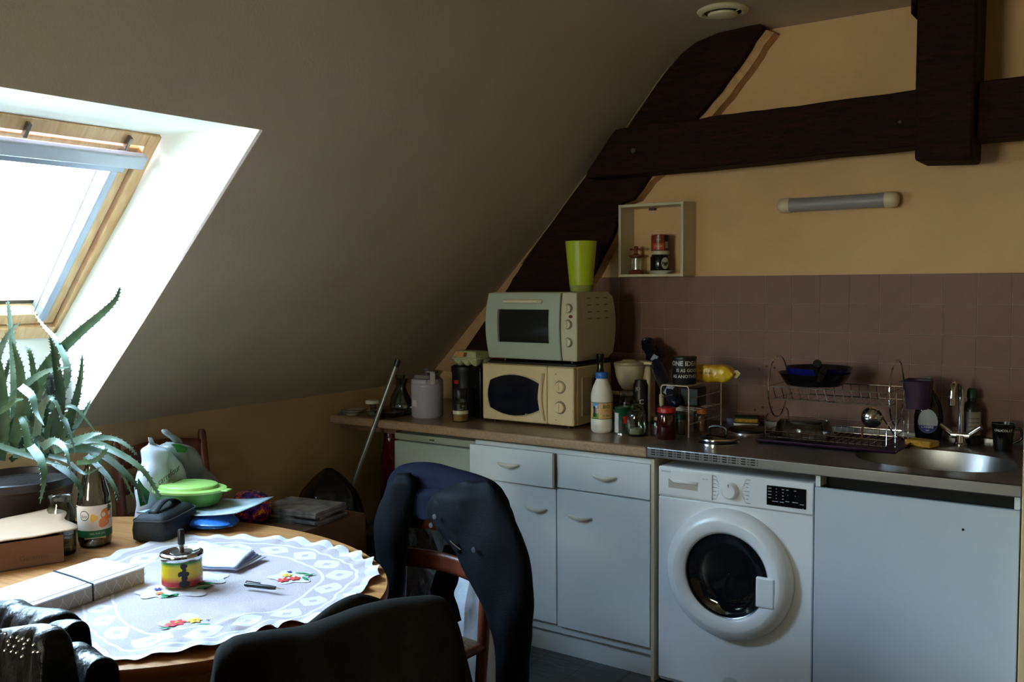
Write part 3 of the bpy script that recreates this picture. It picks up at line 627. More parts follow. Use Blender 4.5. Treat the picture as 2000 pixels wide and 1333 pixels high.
# egg carton
ec = thing('egg_carton', 'pale green pulp egg carton with an orange label on top of black canisters', 'egg carton', (-2.725, 3.575, CZ + .2435), -.12)
EM = mat('egg_pulp', (176, 180, 136), .85, noise_s=60, amt=.08, bump=.3, bump_s=150)
b = MB()
def fn(u, v):
    x_ = (u - .5) * .155; y_ = (v - .5) * .105; cu = abs(math.sin(u * 3 * PI)) ** .45; cv = abs(math.sin(v * 2 * PI)) ** .45
    return Vector((x_ * (1 + 0), y_, .035 - .034 * cu * cv))
b.grid(fn, 36, 24); b.obj('tray', EM, ec, solid=.002)
b = MB(); b.rings([[Vector((sx * w_, sy * d_, z_)) for sx, sy in ((-1, -1), (1, -1), (1, 1), (-1, 1))] for w_, d_, z_ in ((.083, .058, .034), (.083, .058, .040), (.079, .054, .042), (.068, .045, .068), (.062, .040, .072))]); b.obj('lid', EM, ec, bevel=.003)
b = MB(); b.add([(-.060, -.0545, .0445), (.02, -.0545, .0445), (.02, -.0475, .066), (-.060, -.0475, .066)], [(0, 1, 2, 3)]); q = b.obj('label', C((206, 140, 90), .6), ec); q.location = (0, -.0006, .0004)
b = MB(); b.add([(-.004, -.0548, .0455), (.016, -.0548, .0455), (.016, -.0482, .065), (-.004, -.0482, .065)], [(0, 1, 2, 3)]); q = b.obj('barcode', C((90, 70, 60), .6), ec); q.location = (0, -.0012, .0008)
# seasoning jar
sj = thing('seasoning_jar', 'small spice jar with black label and dark lid, left of the microwave', 'jar', (-2.665, 3.405, CZ))
MB().lathe([(0, 0), (.034, 0), (.037, .005), (.037, .09), (.030, .102), (.028, .106)], n=32, cap=False).obj('glass_body', GLASS, sj)
MB().lathe([(0, .003), (.035, .004), (.035, .035), (0, .035)], n=28).obj('contents', mat('ginger_powder', (206, 160, 96), .9), sj)
MB().lathe([(0, .0355), (.035, .0355), (.035, .085), (0, .085)], n=28).obj('dark_contents', C((60, 44, 26), .8), sj)
MB().lathe([(0, .107), (.031, .107), (.032, .112), (.032, .148), (.029, .152), (0, .152)], n=28).obj('lid', mat('black_tin', (13, 12, 15), .4), sj)
a0 = face_cam((-2.665, 3.405)); band(.0374, a0 - 1.3, a0 + 1.3, .036, .084, BLACK, sj); band(.0377, a0 - 1.3, a0 + 1.3, .036, .052, C((226, 214, 190), .5), sj, 'white_strip')
text_cyl('O', .012, .0378, a0 + .3, .073, C((200, 196, 190), .5), sj); text_cyl('Epice', .008, .0379, a0 + .1, .060, C((200, 196, 190), .5), sj)
# red packet behind the microwave
rp = thing('red_packet', 'narrow bright red carton squeezed behind the left side of the microwave', 'box', (-2.66, 3.74, CZ))
MB().box((0, 0, .14), (.10, .06, .28)).obj('body', C((170, 22, 20), .4), rp, bevel=.003); MB().box((0, 0, .288), (.09, .02, .016)).obj('folded_top', C((170, 22, 20), .4), rp, bevel=.002)
MB().box((-.0, -.0305, .08), (.08, .001, .07)).obj('label', C((200, 120, 96), .5), rp)

# ---- microwave
mw = thing('microwave_oven', 'cream microwave oven with a dark curved window and two dials', 'microwave', (-2.333, 3.63, CZ))
W_, D_, H_ = .246, .17, .27; z0 = .012
CRM = mat('microwave_cream', (226, 204, 160), .35, noise_s=5, amt=.03)
MB().bx(-W_, W_, -D_ + .03, D_, z0, H_).obj('body', CRM, mw, bevel=.006)
dm = MB().bx(-W_, .108, -D_, -D_ + .029, z0, H_ - .001).obj('door', CRM, mw, bevel=.008, seg=3)
mc = MB().bx(.110, W_, -D_, -D_ + .029, z0, H_ - .001).obj('control_panel', CRM, mw, bevel=.008, seg=3)
# curved window
def curve_win(k, yy):
    P_ = []
    for i in range(25):
        t = i / 24; x_ = -.196 + .272 * t; P_.append((x_, .225 - .030 * abs(2 * t - .95) ** 2.0 * 1.1))
    for i in range(1, 12):
        t = i / 12; P_.append((.076 - .014 * math.sin(PI * t), .193 - .125 * t))
    for i in range(25):
        t = 1 - i / 24; x_ = -.196 + .272 * t; P_.append((x_, .040 + .030 * abs(2 * t - .95) ** 2.0 * 1.1))
    for i in range(1, 12):
        t = i / 12; P_.append((-.196 - .014 * math.sin(PI * t), .068 + .125 * t))
    c_ = (-.06, .132); return [(c_[0] + (p[0] - c_[0]) * k, c_[1] + (p[1] - c_[1]) * k) for p in P_]
MB().prism(curve_win(1.06, 0), 'y', -D_ - .004, -D_ + .002).obj('window_rim', C((206, 186, 146), .35), dm, bevel=.002)
MB().prism(curve_win(1.0, 0), 'y', -D_ - .006, -D_ - .002).obj('window_pane', mat('navy_glass', (14, 20, 34), .08, spec=.7), dm, smooth=0)
b = MB()
def fn(u, v):
    a = (u - .5) * 1.0; return Vector((.088 - .022 * math.cos(a * 2.6) + .020 * v, -D_ - .006 - .010 * math.sin(PI * v), .135 + .105 * (u - .5) * 2))
b.grid(fn, 20, 8); b.obj('door_grip', C((230, 212, 172), .35), dm)
b = MB(); b.box((.0, -D_ - .0065, .050), (.005, .001, .008)); b.box((.008, -D_ - .0065, .050), (.005, .001, .008)); b.box((.016, -D_ - .0065, .050), (.003, .001, .006)); o = b.obj('window_symbol', C((170, 175, 185), .4), dm)
def knob(par, x_, z_, y_, r=.028, m_=None):
    k_ = MB().lathe([(0, -.013), (r * .78, -.012), (r * .86, -.006), (r * .88, 0)], (x_, y_, z_), 36, axis='y').obj('dial', m_ or CRM, par)
    MB().lathe([(r * .9, 0), (r * .92, -.002), (r, -.002), (r * 1.02, 0)], (x_, y_, z_), 36, cap=False, axis='y').obj('dial_ring', C((110, 100, 84), .5), k_)
    MB().box((x_, y_ - .0135, z_), (.005, .004, r * 1.3), ).obj('dial_grip', m_ or CRM, k_, bevel=.002)
    return k_
knob(mc, .178, .182, -D_); knob(mc, .178, .092, -D_)
b = MB()
for k in range(7):
    a = .6 + k * .33; b.cyl((.178 + .036 * math.cos(a), -D_ - .0006, .182 + .036 * math.sin(a)), (.178 + .036 * math.cos(a), -D_ + .0004, .182 + .036 * math.sin(a)), .0012, n=5)
b.obj('dial_marks', C((90, 80, 70), .6), mc)
MB().prism([(.153, .236), (.159, .236), (.156, .242)], 'y', -D_ - .0006, -D_ + .0004).obj('symbol', C((60, 50, 45), .6), mc)
MB().prism([(.153, .038), (.159, .038), (.156, .032)], 'y', -D_ - .0006, -D_ + .0004).obj('symbol', C((60, 50, 45), .6), mc)
MB().bx(W_ - .0005, W_ + .003, -.10, -.02, .05, .22).obj('side_recess', C((206, 188, 150), .4), mw, bevel=.002)
for sx in (-.2, .2):
    for sy in (-.13, .13): MB().cyl((sx, sy, 0), (sx, sy, z0), .012).obj('foot', BLACK, mw)
# dark tray between the ovens
tr = tag(MB().bx(-.232, .24, -.15, .16, 0, .012).obj('oven_tray', mat('dark_tray', (24, 20, 20), .5), bevel=.004), 'thin dark baking tray between the microwave and the mini oven', 'tray'); tr.location = (-2.33, 3.64, CZ + H_ + .0005)
tz = CZ + H_ + .0125
# ---- mini oven
mo = thing('mini_oven', 'grey-white mini oven with bulging sides on top of the microwave', 'oven', (-2.31, 3.625, tz + .012))
OMt = mat('oven_cream', (196, 190, 160), .4, noise_s=5, amt=.04)
Ho = .302; Wo = .235; Do = .155
def bulge(z): t = z / Ho * 2 - 1; return .020 * (1 - t * t)
b = MB(); R_ = []
for i in range(13):
    z = Ho * i / 12; e = bulge(z); q = .012 if i in (0, 12) else 0
    R_.append([Vector(p) for p in ((-Wo - e * .5 + q, -Do + .03, z), (Wo + .0 + e * .5 - q, -Do + .03, z), (Wo + e * .5 - q, Do + e - q, z), (-Wo - e * .5 + q, Do + e - q, z))])
b.rings(R_); b.obj('body', OMt, mo, smooth=35)
def bulge_panel(x0, x1, name, m_, par, y0=-Do, th=.03, k=1.0):
    b = MB(); R_ = []
    for i in range(15):
        z = .002 + (Ho - .004) * i / 14; e = bulge(z); l = e * .5 if x0 < -.2 else 0; r_ = e * .5 if x1 > .2 else 0
        R_.append([Vector(p) for p in ((x0 - l, y0 - e * .8 * k, z), (x1 + r_, y0 - e * .8 * k, z), (x1 + r_, y0 + th, z), (x0 - l, y0 + th, z))])
    b.rings(R_); return b.obj(name, m_, par, smooth=35, bevel=.004)
od = bulge_panel(-Wo, .155, 'door', mat('oven_door_grey', (176, 184, 170), .35), mo)
op = bulge_panel(.162, Wo, 'control_panel', OMt, mo)
def on_panel(x, z, dy=0): return Vector((x, -Do - bulge(z) * .8 - dy, z))
b = MB()
def fn(u, v): return on_panel(-.165 + .265 * u, .078 + .148 * v, .0015)
b.grid(fn, 2, 10); b.obj('window_pane', mat('oven_window_dark', (26, 28, 28), .15), od)
b = MB()
def fn(u, v): return on_panel(-.176 + .010 * u, .078 + .148 * v, .0012)
b.grid(fn, 1, 10); b.obj('window_edge', C((110, 112, 104), .4), od)
b = MB(); b.tube([on_panel(-.135, .262, .004), on_panel(-.128, .262, .020), on_panel(-.04, .262, .026), on_panel(.05, .262, .020), on_panel(.058, .262, .004)], .0085, 10); b.obj('door_handle', C((220, 208, 180), .35), od)
for z_ in (.232, .163, .085):
    p = on_panel(.200, z_); knob(op, p.x, p.z, p.y, .021, OMt)
p = on_panel(.213, .197); MB().lathe([(0, -.003), (.006, -.002), (.007, 0)], p, 16, axis='y', sx=1.5).obj('indicator_light', C((120, 14, 12), .2), op)
for i in range(3):
    for j in range(4):
        z = .275 - j * .030; xx = Wo + bulge(z) * .5
        MB().box((xx + .0004, -.06 + i * .075, z), (.0016, .030, .0045)).obj('vent_slot', C((110, 100, 80), .7), mo)
for sx in (-.18, .18):
    for sy in (-.10, .12): MB().cyl((sx, sy, -.0115), (sx, sy, 0), .012).obj('foot', BLACK, mo)
# green tumbler on the oven
gt = thing('green_tumbler', 'tall lime green plastic tumbler standing on the mini oven', 'cup', (-2.165, 3.66, tz + .012 + Ho + .0005))
GM = mat('lime_plastic', (176, 196, 36), .35, trans=0)
MB().lathe([(.050, .030), (.068, .226), (.0695, .228), (.071, .226), (.053, .030)], n=44, cap=False).obj('body', GM, gt)
MB().lathe([(0, .0), (.048, 0), (.050, .003), (.053, .030), (.051, .030), (0, .026)], n=44).obj('base', mat('lime_base', (150, 160, 90), .2), gt)
# bottles by the microwave
ob = thing('dark_bottle', 'dark green glass bottle behind the milk bottle', 'bottle', (-2.055, 3.64, CZ))
MB().lathe([(0, 0), (.036, 0), (.039, .006), (.039, .17), (.034, .20), (.018, .235), (.014, .26), (.014, .285)], n=32).obj('glass_body', mat('dark_green_glass', (16, 22, 12), .1, spec=.7), ob)
MB().lathe([(.0155, .283), (.017, .285), (.017, .318), (.015, .32), (0, .32)], n=24).obj('cap', BLACK, ob)
mb = thing('milk_bottle', 'white plastic milk bottle with blue cap and cow label', 'bottle', (-1.955, 3.475, CZ))
MB().lathe([(0, .002), (.036, 0), (.044, .006), (.047, .016), (.0475, .055), (.0465, .057), (.0465, .135), (.0475, .138), (.046, .165), (.038, .195), (.026, .222), (.023, .228), (.023, .236)], n=44).obj('body', C((232, 226, 214), .35), mb)
MB().lathe([(.026, .231), (.027, .233), (.027, .253), (.025, .256), (0, .256)], n=32).obj('cap', C((40, 110, 190), .35), mb)
a0 = face_cam((-1.955, 3.475)); r = .0472
band(r, a0 - 1.4, a0 + 1.4, .060, .132, C((222, 176, 120), .45), mb); band(r + .0002, a0 - 1.4, a0 + 1.4, .129, .1315, C((70, 110, 60), .5), mb, 'label_border'); band(r + .0002, a0 - 1.4, a0 + 1.4, .0605, .063, C((70, 80, 60), .5), mb, 'label_border')
band(r + .0003, a0 - .95, a0 - .30, .105, .129, C((90, 160, 214), .5), mb, 'sky_print'); band(r + .0003, a0 - .95, a0 - .30, .063, .085, C((110, 160, 60), .5), mb, 'grass_print')
band(r + .0004, a0 - .85, a0 - .62, .07, .115, C((24, 22, 22), .5), mb, 'cow_print'); band(r + .0004, a0 - .62, a0 - .42, .085, .118, C((235, 232, 228), .5), mb, 'cow_print'); band(r + .0006, a0 - .58, a0 - .5, .07, .11, C((24, 22, 22), .5), mb, 'cow_print')
text_cyl('BIO', .020, r + .0006, a0 + .42, .113, C((70, 110, 30), .5), mb, True); text_cyl('le lait', .008, r + .0006, a0 + .42, .097, C((150, 60, 50), .5), mb); text_cyl('1L bon', .013, r + .0006, a0 + .42, .076, C((80, 130, 40), .5), mb, True)
# coffee maker
cf = thing('coffee_maker', 'cream filter coffee maker behind the green tin', 'coffee maker', (-1.985, 3.78, CZ))
MB().lathe([(0, 0), (.062, 0), (.066, .006), (.066, .024), (.060, .028), (0, .028)], n=36).obj('base', CREAM, cf)
MB().box((.055, .065, .13), (.065, .07, .26)).obj('water_tank', CREAM, cf, bevel=.012)
MB().lathe([(.018, .150), (.030, .155), (.048, .180), (.060, .215), (.066, .255), (.068, .262)], n=40).obj('filter_basket', CREAM, cf)
MB().lathe([(.069, .262), (.070, .264), (.068, .276), (.035, .282), (.03, .288), (0, .289)], n=40).obj('lid', mat('coffee_lid', (176, 160, 124), .4), cf)
MB().box((.045, .045, .272), (.10, .08, .016), rz=.3).obj('lid_bridge', CREAM, cf, bevel=.005)
MB().lathe([(.045, .029), (.058, .045), (.060, .08), (.050, .115), (.040, .128)], n=36, cap=False).obj('carafe', GLASS, cf)
MB().lathe([(.041, .126), (.044, .13), (.044, .142), (.03, .147), (0, .147)], n=36).obj('carafe_lid', C((150, 140, 124), .4), cf)
MB().tube(spline([(-.035, -.030, .135), (-.070, -.045, .135), (-.078, -.05, .10), (-.066, -.042, .055), (-.052, -.034, .05)], 5), .009, 10).obj('carafe_handle', CREAM, cf)
# green coffee tin
gn = thing('green_tin', 'dark green tin with a red flower print, right of the milk bottle', 'tin', (-1.862, 3.49, CZ))
MB().lathe([(0, 0), (.034, 0), (.035, .002), (.0345, .004), (.0345, .108), (.036, .110), (.0345, .114), (.032, .115), (.032, .112), (0, .112)], n=36).obj('body', C((22, 70, 44), .3), gn)
MB().lathe([(.0348, -.0002), (.0362, .0), (.0362, .004), (.0346, .005)], n=36, cap=False).obj('rim', CHROME, gn)
a0 = face_cam((-1.862, 3.49)); band(.0349, a0 - 1.5, a0 - .55, .006, .09, C((200, 200, 196), .4), gn, 'text_panel')
text_cyl('CAFE', .012, .0352, a0 + .9, .09, C((220, 200, 190), .5), gn)
def patch(par, r, a0, zc, da, dz, m_, name='print', n=7, jag=.25):
    vs_ = []
    for k in range(24):
        t = 2 * PI * k / 24; q = 1 + jag * math.cos(n * t); vs_.append((r * math.cos(a0 + da * q * math.cos(t)), r * math.sin(a0 + da * q * math.cos(t)), zc + dz * q * math.sin(t)))
    b = MB(); b.add(vs_ + [((r + .0002) * math.cos(a0), (r + .0002) * math.sin(a0), zc)], [(i, (i + 1) % 24, 24) for i in range(24)]); return b.obj(name, m_, par)
patch(gn, .0352, a0 + .45, .062, .42, .018, C((196, 30, 26), .4), 'flower_print', 5); patch(gn, .0351, a0 + .75, .035, .35, .014, C((70, 130, 50), .4), 'leaf_print', 4); patch(gn, .0350, a0 - .1, .035, .35, .03, C((30, 22, 26), .4), 'coffee_print', 3, .1)
# clear jar with glass lid
gj = thing('clear_storage_jar', 'empty clear glass jar with a rounded lid between green tin and jam jar', 'jar', (-1.785, 3.465, CZ))
MB().lathe([(.0, .003), (.034, .003), (.040, .01), (.041, .085), (.036, .10), (.030, .106), (.031, .112)], n=36, cap=False).obj('glass_body', GLASS, gj)
MB().lathe([(.034, .112), (.034, .118), (.025, .126), (.010, .130), (.009, .136), (.014, .142), (.0, .148)], n=30, cap=False).obj('glass_lid', glass_mat('thick_glass', (170, 178, 160)), gj)
MB().lathe([(0, .0), (.035, .0), (.040, .008), (0, .0081)], n=30).obj('thick_base', glass_mat('thick_glass', (170, 178, 160)), gj)
MB().lathe([(0, .009), (.03, .009), (.028, .03), (0, .034)], n=16).obj('contents', C((190, 180, 150), .9), gj)
sj2 = thing('small_spice_jar', 'little glass jar with a metal lid tucked left of the red-lidded jar', 'jar', (-1.712, 3.525, CZ))
MB().lathe([(0, 0), (.032, 0), (.034, .006), (.034, .058), (.028, .066)], n=28, cap=False).obj('glass_body', GLASS, sj2); MB().lathe([(0, .0015), (.031, .002), (.031, .045), (0, .045)], n=24).obj('contents', C((90, 60, 56), .7), sj2)
MB().lathe([(.029, .066), (.031, .067), (.031, .08), (0, .0805)], n=28).obj('lid', C((150, 130, 90), .3, 1), sj2)
# jam jar
jj = thing('jam_jar', 'jar of dark red jam with a bright red lid', 'jar', (-1.642, 3.45, CZ))
MB().lathe([(0, 0), (.034, 0), (.038, .005), (.038, .098), (.034, .108), (.032, .11), (0, .111)], n=40).obj('body', mat('jam_red', (52, 10, 12), .1, spec=.7), jj)
MB().lathe([(.034, .110), (.037, .111), (.037, .127), (.035, .130), (0, .131)], n=40).obj('lid', C((176, 26, 28), .35), jj)
# dark soda-like bottle behind
db = thing('dark_label_bottle', 'black bottle with a small white emblem behind the clear jar', 'bottle', (-1.865, 3.66, CZ))
MB().lathe([(0, 0), (.030, 0), (.032, .005), (.032, .19), (.026, .205), (.026, .212), (0, .212)], n=32).obj('body', mat('black_tin', (13, 12, 15), .4), db)
a0 = face_cam((-1.865, 3.66)); text_cyl('C', .030, .0325, a0 + .1, .118, C((200, 200, 196), .4), db, True); text_cyl('JO', .022, .0325, a0 - .4, .175, C((150, 150, 150), .4), db, True)
cl = thing('cork_stopper_bottle', 'slim dark bottle with a cream stopper behind the jars', 'bottle', (-1.765, 3.66, CZ))
MB().lathe([(0, 0), (.020, 0), (.022, .004), (.022, .09), (.010, .105), (0, .106)], n=24).obj('glass_body', mat('dark_green_glass', (16, 22, 12), .1, spec=.7), cl); MB().lathe([(0, .1065), (.010, .1065), (.011, .15), (.009, .155), (0, .155)], n=20).obj('stopper', C((190, 170, 130), .5), cl)
# ---- white wire rack with things on and in it
rk = thing('wire_rack', 'white wire shelf rack next to the hob', 'rack', (-1.60, 3.6, CZ))
RMt = C((206, 190, 172), .4); rx0_, rx1_, ry0, ry1, rh = -.100, .024, -.08, .26, .212
for yy in (ry0, ry1):
    MB().tube([(rx0_, yy, .002), (rx0_, yy, rh - .012), (rx0_ + .004, yy, rh - .003), (rx0_ + .012, yy, rh), (rx1_ - .012, yy, rh), (rx1_ - .004, yy, rh - .003), (rx1_, yy, rh - .012), (rx1_, yy, .002)], .0026, 8).obj('end_frame', RMt, rk)
for xx in (rx0_, rx1_):
    for zz in (.055, .105, .16, rh): 
        if zz == rh: MB().tube([(xx + (.006 if xx < 0 else -.006), ry0, zz), (xx + (.006 if xx < 0 else -.006), ry1, zz)], .0018, 6).obj('side_rod', RMt, rk)
        else: MB().tube([(xx, ry0, zz), (xx, ry1, zz)], .0016, 6).obj('side_rod', RMt, rk)
for k in range(6): MB().tube([(rx0_, ry0 + .03 + k * .056, .105), (rx1_, ry0 + .03 + k * .056, .105)], .0013, 6).obj('shelf_rod', RMt, rk)
for k in range(7): MB().tube([(rx0_ + .006 + k * .0165, ry0, rh), (rx0_ + .006 + k * .0165, ry1, rh)], .0013, 6).obj('top_rod', RMt, rk)
rz_ = CZ + rh + .002
bt = thing('black_slogan_tin', 'black round tin with white slogan lettering on top of the wire rack', 'tin', (-1.633, 3.60, rz_))
MB().lathe([(0, 0), (.048, 0), (.050, .003), (.050, .102), (.052, .104), (.052, .112), (.049, .114), (0, .114)], n=44).obj('body', mat('black_tin', (13, 12, 15), .4), bt)
a0 = face_cam((-1.633, 3.60)); WTm = C((190, 188, 184), .5)
text_cyl('ONE IDEA', .027, .0505, a0 + .0, .086, WTm, bt, True); text_cyl('IS AS GOOD', .019, .0505, a0 + .35, .058, WTm, bt, True); text_cyl('AS ANOTHER', .019, .0505, a0 + .1, .033, WTm, bt, True)
# yellow packet
yp = thing('yellow_packet', 'yellow plastic food packet lying on the wire rack beside the slogan tin', 'packet', (-1.56, 3.72, rz_), .1)
def packet(par, L, Wd, H, mm_, endm):
    b = MB(); sg = lambda c_: math.copysign(abs(c_) ** .55, c_)
    def fn(u, v):
        a = v * 2 * PI; t = 2 * u - 1; e = max(0, 1 - max(0, (abs(t) - .55) / .45) ** 2.2) ; wr = 1 + .12 * nz(u * 7, v * 6, 3) + .05 * nz(u * 20, v * 16, 5)
        return Vector((t * L / 2, Wd / 2 * sg(math.cos(a)) * (.8 + .2 * e) * wr, H * .5 + H / 2 * sg(math.sin(a)) * (e * .9 + .1) * wr))
    b.grid(lambda u, v: fn(u, v), 50, 28); return b.obj('body', mm_, par, smooth=35)
packet(yp, .20, .085, .074, mat('yellow_film', (226, 176, 20), .3, noise_s=8, rgb2=(236, 200, 60), coat=.3, bump=.3, bump_s=30), None)
MB().prism([(.092, .022), (.108, .020), (.122, .040), (.108, .054), (.092, .05)], 'y', -.003, .004).obj('crimped_end', mat('pale_yellow_film', (220, 206, 150), .3, bump=.5, bump_s=60), yp)
b = MB(); b.add([(-.088, -.0375, .030), (.045, -.0415, .030), (.045, -.041, .036), (-.088, -.037, .036)], [(0, 1, 2, 3)]); b.obj('print_line', C((70, 50, 10), .5), yp)
text_flat('BOUDOIRS BIO', .010, (-.02, -.0428, .040), (1, -.02, 0), (0, .1, 1), C((90, 40, 10), .5), yp)
# leaning wrapped package
lp_ = thing('leaning_package', 'long dark blue plastic package leaning against the tiles behind the rack', 'package', (-1.64, 3.83, CZ))
_lo = Vector((-1.64, 3.83, CZ)); b = MB(); P_ = spline([A(1322, 792, 'y', 3.62) - _lo, A(1310, 768, 'y', 3.68) - _lo, A(1292, 735, 'y', 3.78) - _lo, A(1278, 703, 'y', 3.86) - _lo, A(1267, 676, 'y', 3.93) - _lo, A(1264, 667, 'y', 3.95) - _lo], 6)
n_ = len(P_); rr_ = [.030 + .006 * nz(i * .6) for i in range(n_)]; rr_[0] = .012; rr_[-1] = .012; rr_[1] = .024
b.tube(P_, rr_, 14)
for v_ in b.v: v_ += Vector((nz(*(v_ * 40)) * .007, nz(*(v_ * 35 + Vector((3, 3, 3)))) * .007, 0))
b.obj('body', mat('navy_film', (20, 24, 42), .25, noise_s=25, amt=.5, bump=.6, bump_s=40), lp_)
for (px_, py_, yy_, w_, h_) in ((1306, 762, 3.655, .03, .045), (1278, 700, 3.825, .026, .03)):
    q_ = A(px_, py_, 'y', yy_) - _lo; b = MB(); b.box(q_, (w_, .002, h_), M=Matrix.Rotation(.45, 3, 'Y') @ Matrix.Rotation(-.35, 3, 'X')); b.obj('label', C((140, 146, 160), .4), lp_)
b = MB(); P_ = spline([A(1284, 712, 'y', 3.85) - _lo, A(1290, 690, 'y', 3.9) - _lo, A(1276, 672, 'y', 3.94) - _lo], 5); b.tube(P_, [.012, .016, .018, .02, .020, .018, .016, .013, .010, .008, .006][:len(P_)], 8); b.obj('folded_flap', mat('navy_film', (20, 24, 42), .25), lp_)
# dark box inside the rack + jars under
rb2 = tag(MB().box((0, 0, .04), (.085, .09, .08)).obj('black_packet', mat('black_tin', (13, 12, 15), .4), bevel=.006), 'black packet on the middle shelf of the wire rack', 'packet'); rb2.location = (-1.645, 3.72, CZ + .1085)
def spice(x, y, cap, cont, label, h=.085, r=.019, name='spice_jar'):
    t = thing(name, label, 'jar', (x, y, CZ))
    MB().lathe([(0, 0), (r, 0), (r + .001, .004), (r + .001, h * .75), (r * .9, h * .8)], n=24, cap=False).obj('glass_body', GLASS, t); MB().lathe([(0, .002), (r * .93, .002), (r * .93, h * .66), (0, h * .66)], n=20).obj('contents', C(cont, .8), t)
    MB().lathe([(0, h * .8), (r, h * .8), (r, h), (0, h)], n=24).obj('lid', C(cap, .4), t)
spice(-1.645, 3.60, (26, 70, 50), (150, 130, 90), 'spice jar with dark green lid inside the wire rack')
spice(-1.605, 3.72, (206, 110, 30), (150, 90, 50), 'spice jar with orange lid inside the wire rack', .095, .022)
spice(-1.655, 3.80, (120, 30, 24), (110, 60, 40), 'spice jar with dark red lid at the back of the wire rack', .09, .02)
spice(-1.715, 3.74, (190, 180, 160), (120, 110, 96), 'clear spice jar with pale lid behind the wire rack front frame', .10, .022)
# sponge near rack
sp = thing('scouring_sponge', 'yellow sponge with dark green scourer behind the hob near the rack', 'sponge', (-1.495, 3.955, CZ + .0175), .25)
SPY = mat('sponge_yellow', (206, 160, 60), .95, bump=.8, bump_s=140, noise_s=60, amt=.15)
MB().box((0, 0, .010), (.10, .06, .018)).obj('foam', SPY, sp, bevel=.005); MB().box((0, 0, .0235), (.10, .06, .008)).obj('scourer', mat('scourer', (30, 56, 40), .95, bump=.8, bump_s=200), sp, bevel=.002)
MB().box((0, 0, -.0075), (.11, .065, .015)).obj('rest', INOX, sp, bevel=.003)

# ================================================================ ON THE STEEL TOP
TZ2 = CZ + .0025
# pan lid on the hob
pl = thing('pan_lid', 'black glass pan lid with a steel rim lying on the hob', 'lid', (-1.43, 3.47, TZ2 + .0155))
MB().lathe([(.083, .0), (.085, .001), (.085, .006), (.080, .008)], n=44, cap=False).obj('rim', CHROME, pl)
MB().lathe([(.080, .006), (.06, .014), (.03, .02), (0, .022)], n=40, cap=False).obj('dome', mat('smoked_glass', (16, 16, 20), .08), pl)
MB().tube(spline([(-.035, 0, .02), (-.034, 0, .042), (0, 0, .05), (.034, 0, .042), (.035, 0, .02)], 4), .006, 8).obj('handle', BLACK, pl)
# dish rack
dk = thing('dish_rack', 'two-tier chrome dish rack with looped ends', 'dish rack', (-1.05, 3.75, TZ2 + .012))
xl, xr, yf, yb = -.235, .225, -.15, .13
for xx in (xl, xr):
    P_ = [(xx, -.0 + .118 * math.cos(t), .195 + .125 * math.sin(t)) for t in [2 * PI * k / 40 for k in range(40)]]
    MB().tube(P_, .003, 8, closed=True).obj('end_hoop', CHROME, dk)
def rect(z, x0, x1, y0, y1, name, r_=.0024): MB().tube([(x0, y0, z), (x1, y0, z), (x1, y1, z), (x0, y1, z)], r_, 6, closed=True).obj(name, CHROME, dk)
rect(.205, xl, xr, yf + .03, yb, 'upper_rail'); rect(.155, xl + .02, xr, yf + .04, yb - .01, 'upper_lower_rail'); rect(.030, xl, xr, yf, yb, 'lower_rail'); rect(.006, xl + .01, xr, yf + .01, yb - .01, 'base_rail'); 
for k in range(13):
    x_ = xl + .02 + k * .0335
    MB().tube([(x_, yf + .03, .205), (x_ + .008, yf + .045, .155), (x_ + .012, -.02, .150), (x_ + .008, yb - .02, .155), (x_, yb, .205)], .0015, 5).obj('plate_wire', CHROME, dk)
for k in range(18):
    x_ = xl + .02 + k * .025
    MB().tube([(x_, yf, .030), (x_, yf + .008, .006), (x_, yb - .01, .006), (x_, yb, .03)], .0013, 5).obj('base_wire', CHROME, dk)
for xx in (xl, xr):
    for yy in (yf, yb): MB().tube([(xx, yy, -.0), (xx, yy, .075), (xx, yy + (.03 if yy < 0 else -.03), .095)], .0024, 6).obj('post', CHROME, dk)
    MB().tube([(xx, yf + .03, .095), (xx, yb - .03, .095)], .0024, 6).obj('end_rod', CHROME, dk)
MB().tube([(xr + .02, yf + .05, 0.0), (xr + .02, yf + .05, .205), (xr + .02, yb - .02, .205), (xr + .02, yb - .02, 0)], .0024, 6).obj('side_frame', CHROME, dk)
PUR = C((46, 16, 50), .4)
ty = thing('drip_tray', 'purple plastic drip tray under the dish rack', 'tray', (-1.045, 3.735, TZ2))
b = MB(); b.rings([[Vector((sx * (.262 + e) , sy * (.175 + e), z)) for sx, sy in ((-1, -1), (1, -1), (1, 1), (-1, 1))] for e, z in ((-.012, 0), (0, .004), (.004, .013), (.001, .014), (-.006, .004))]); b.obj('body', PUR, ty, bevel=.004)
cu = thing('cutlery_cup', 'dark purple cutlery cup hooked on the right end of the dish rack', 'cup', (-.752, 3.77, 1.085))
b = MB(); b.rings([[Vector((sx * w_, sy * d_, z_)) for sx, sy in ((-1, -1), (-.6, -1.25), (.6, -1.25), (1, -1), (1, 1), (.6, 1.25), (-.6, 1.25), (-1, 1))] for w_, d_, z_ in ((.036, .032, 0), (.046, .040, .105), (.049, .043, .107), (.046, .041, .11), (.043, .037, .107), (.034, .03, .006))]); b.obj('body', PUR, cu, smooth=30)
MB().box((-.057, 0, .098), (.022, .03, .004)).obj('hook', PUR, cu)
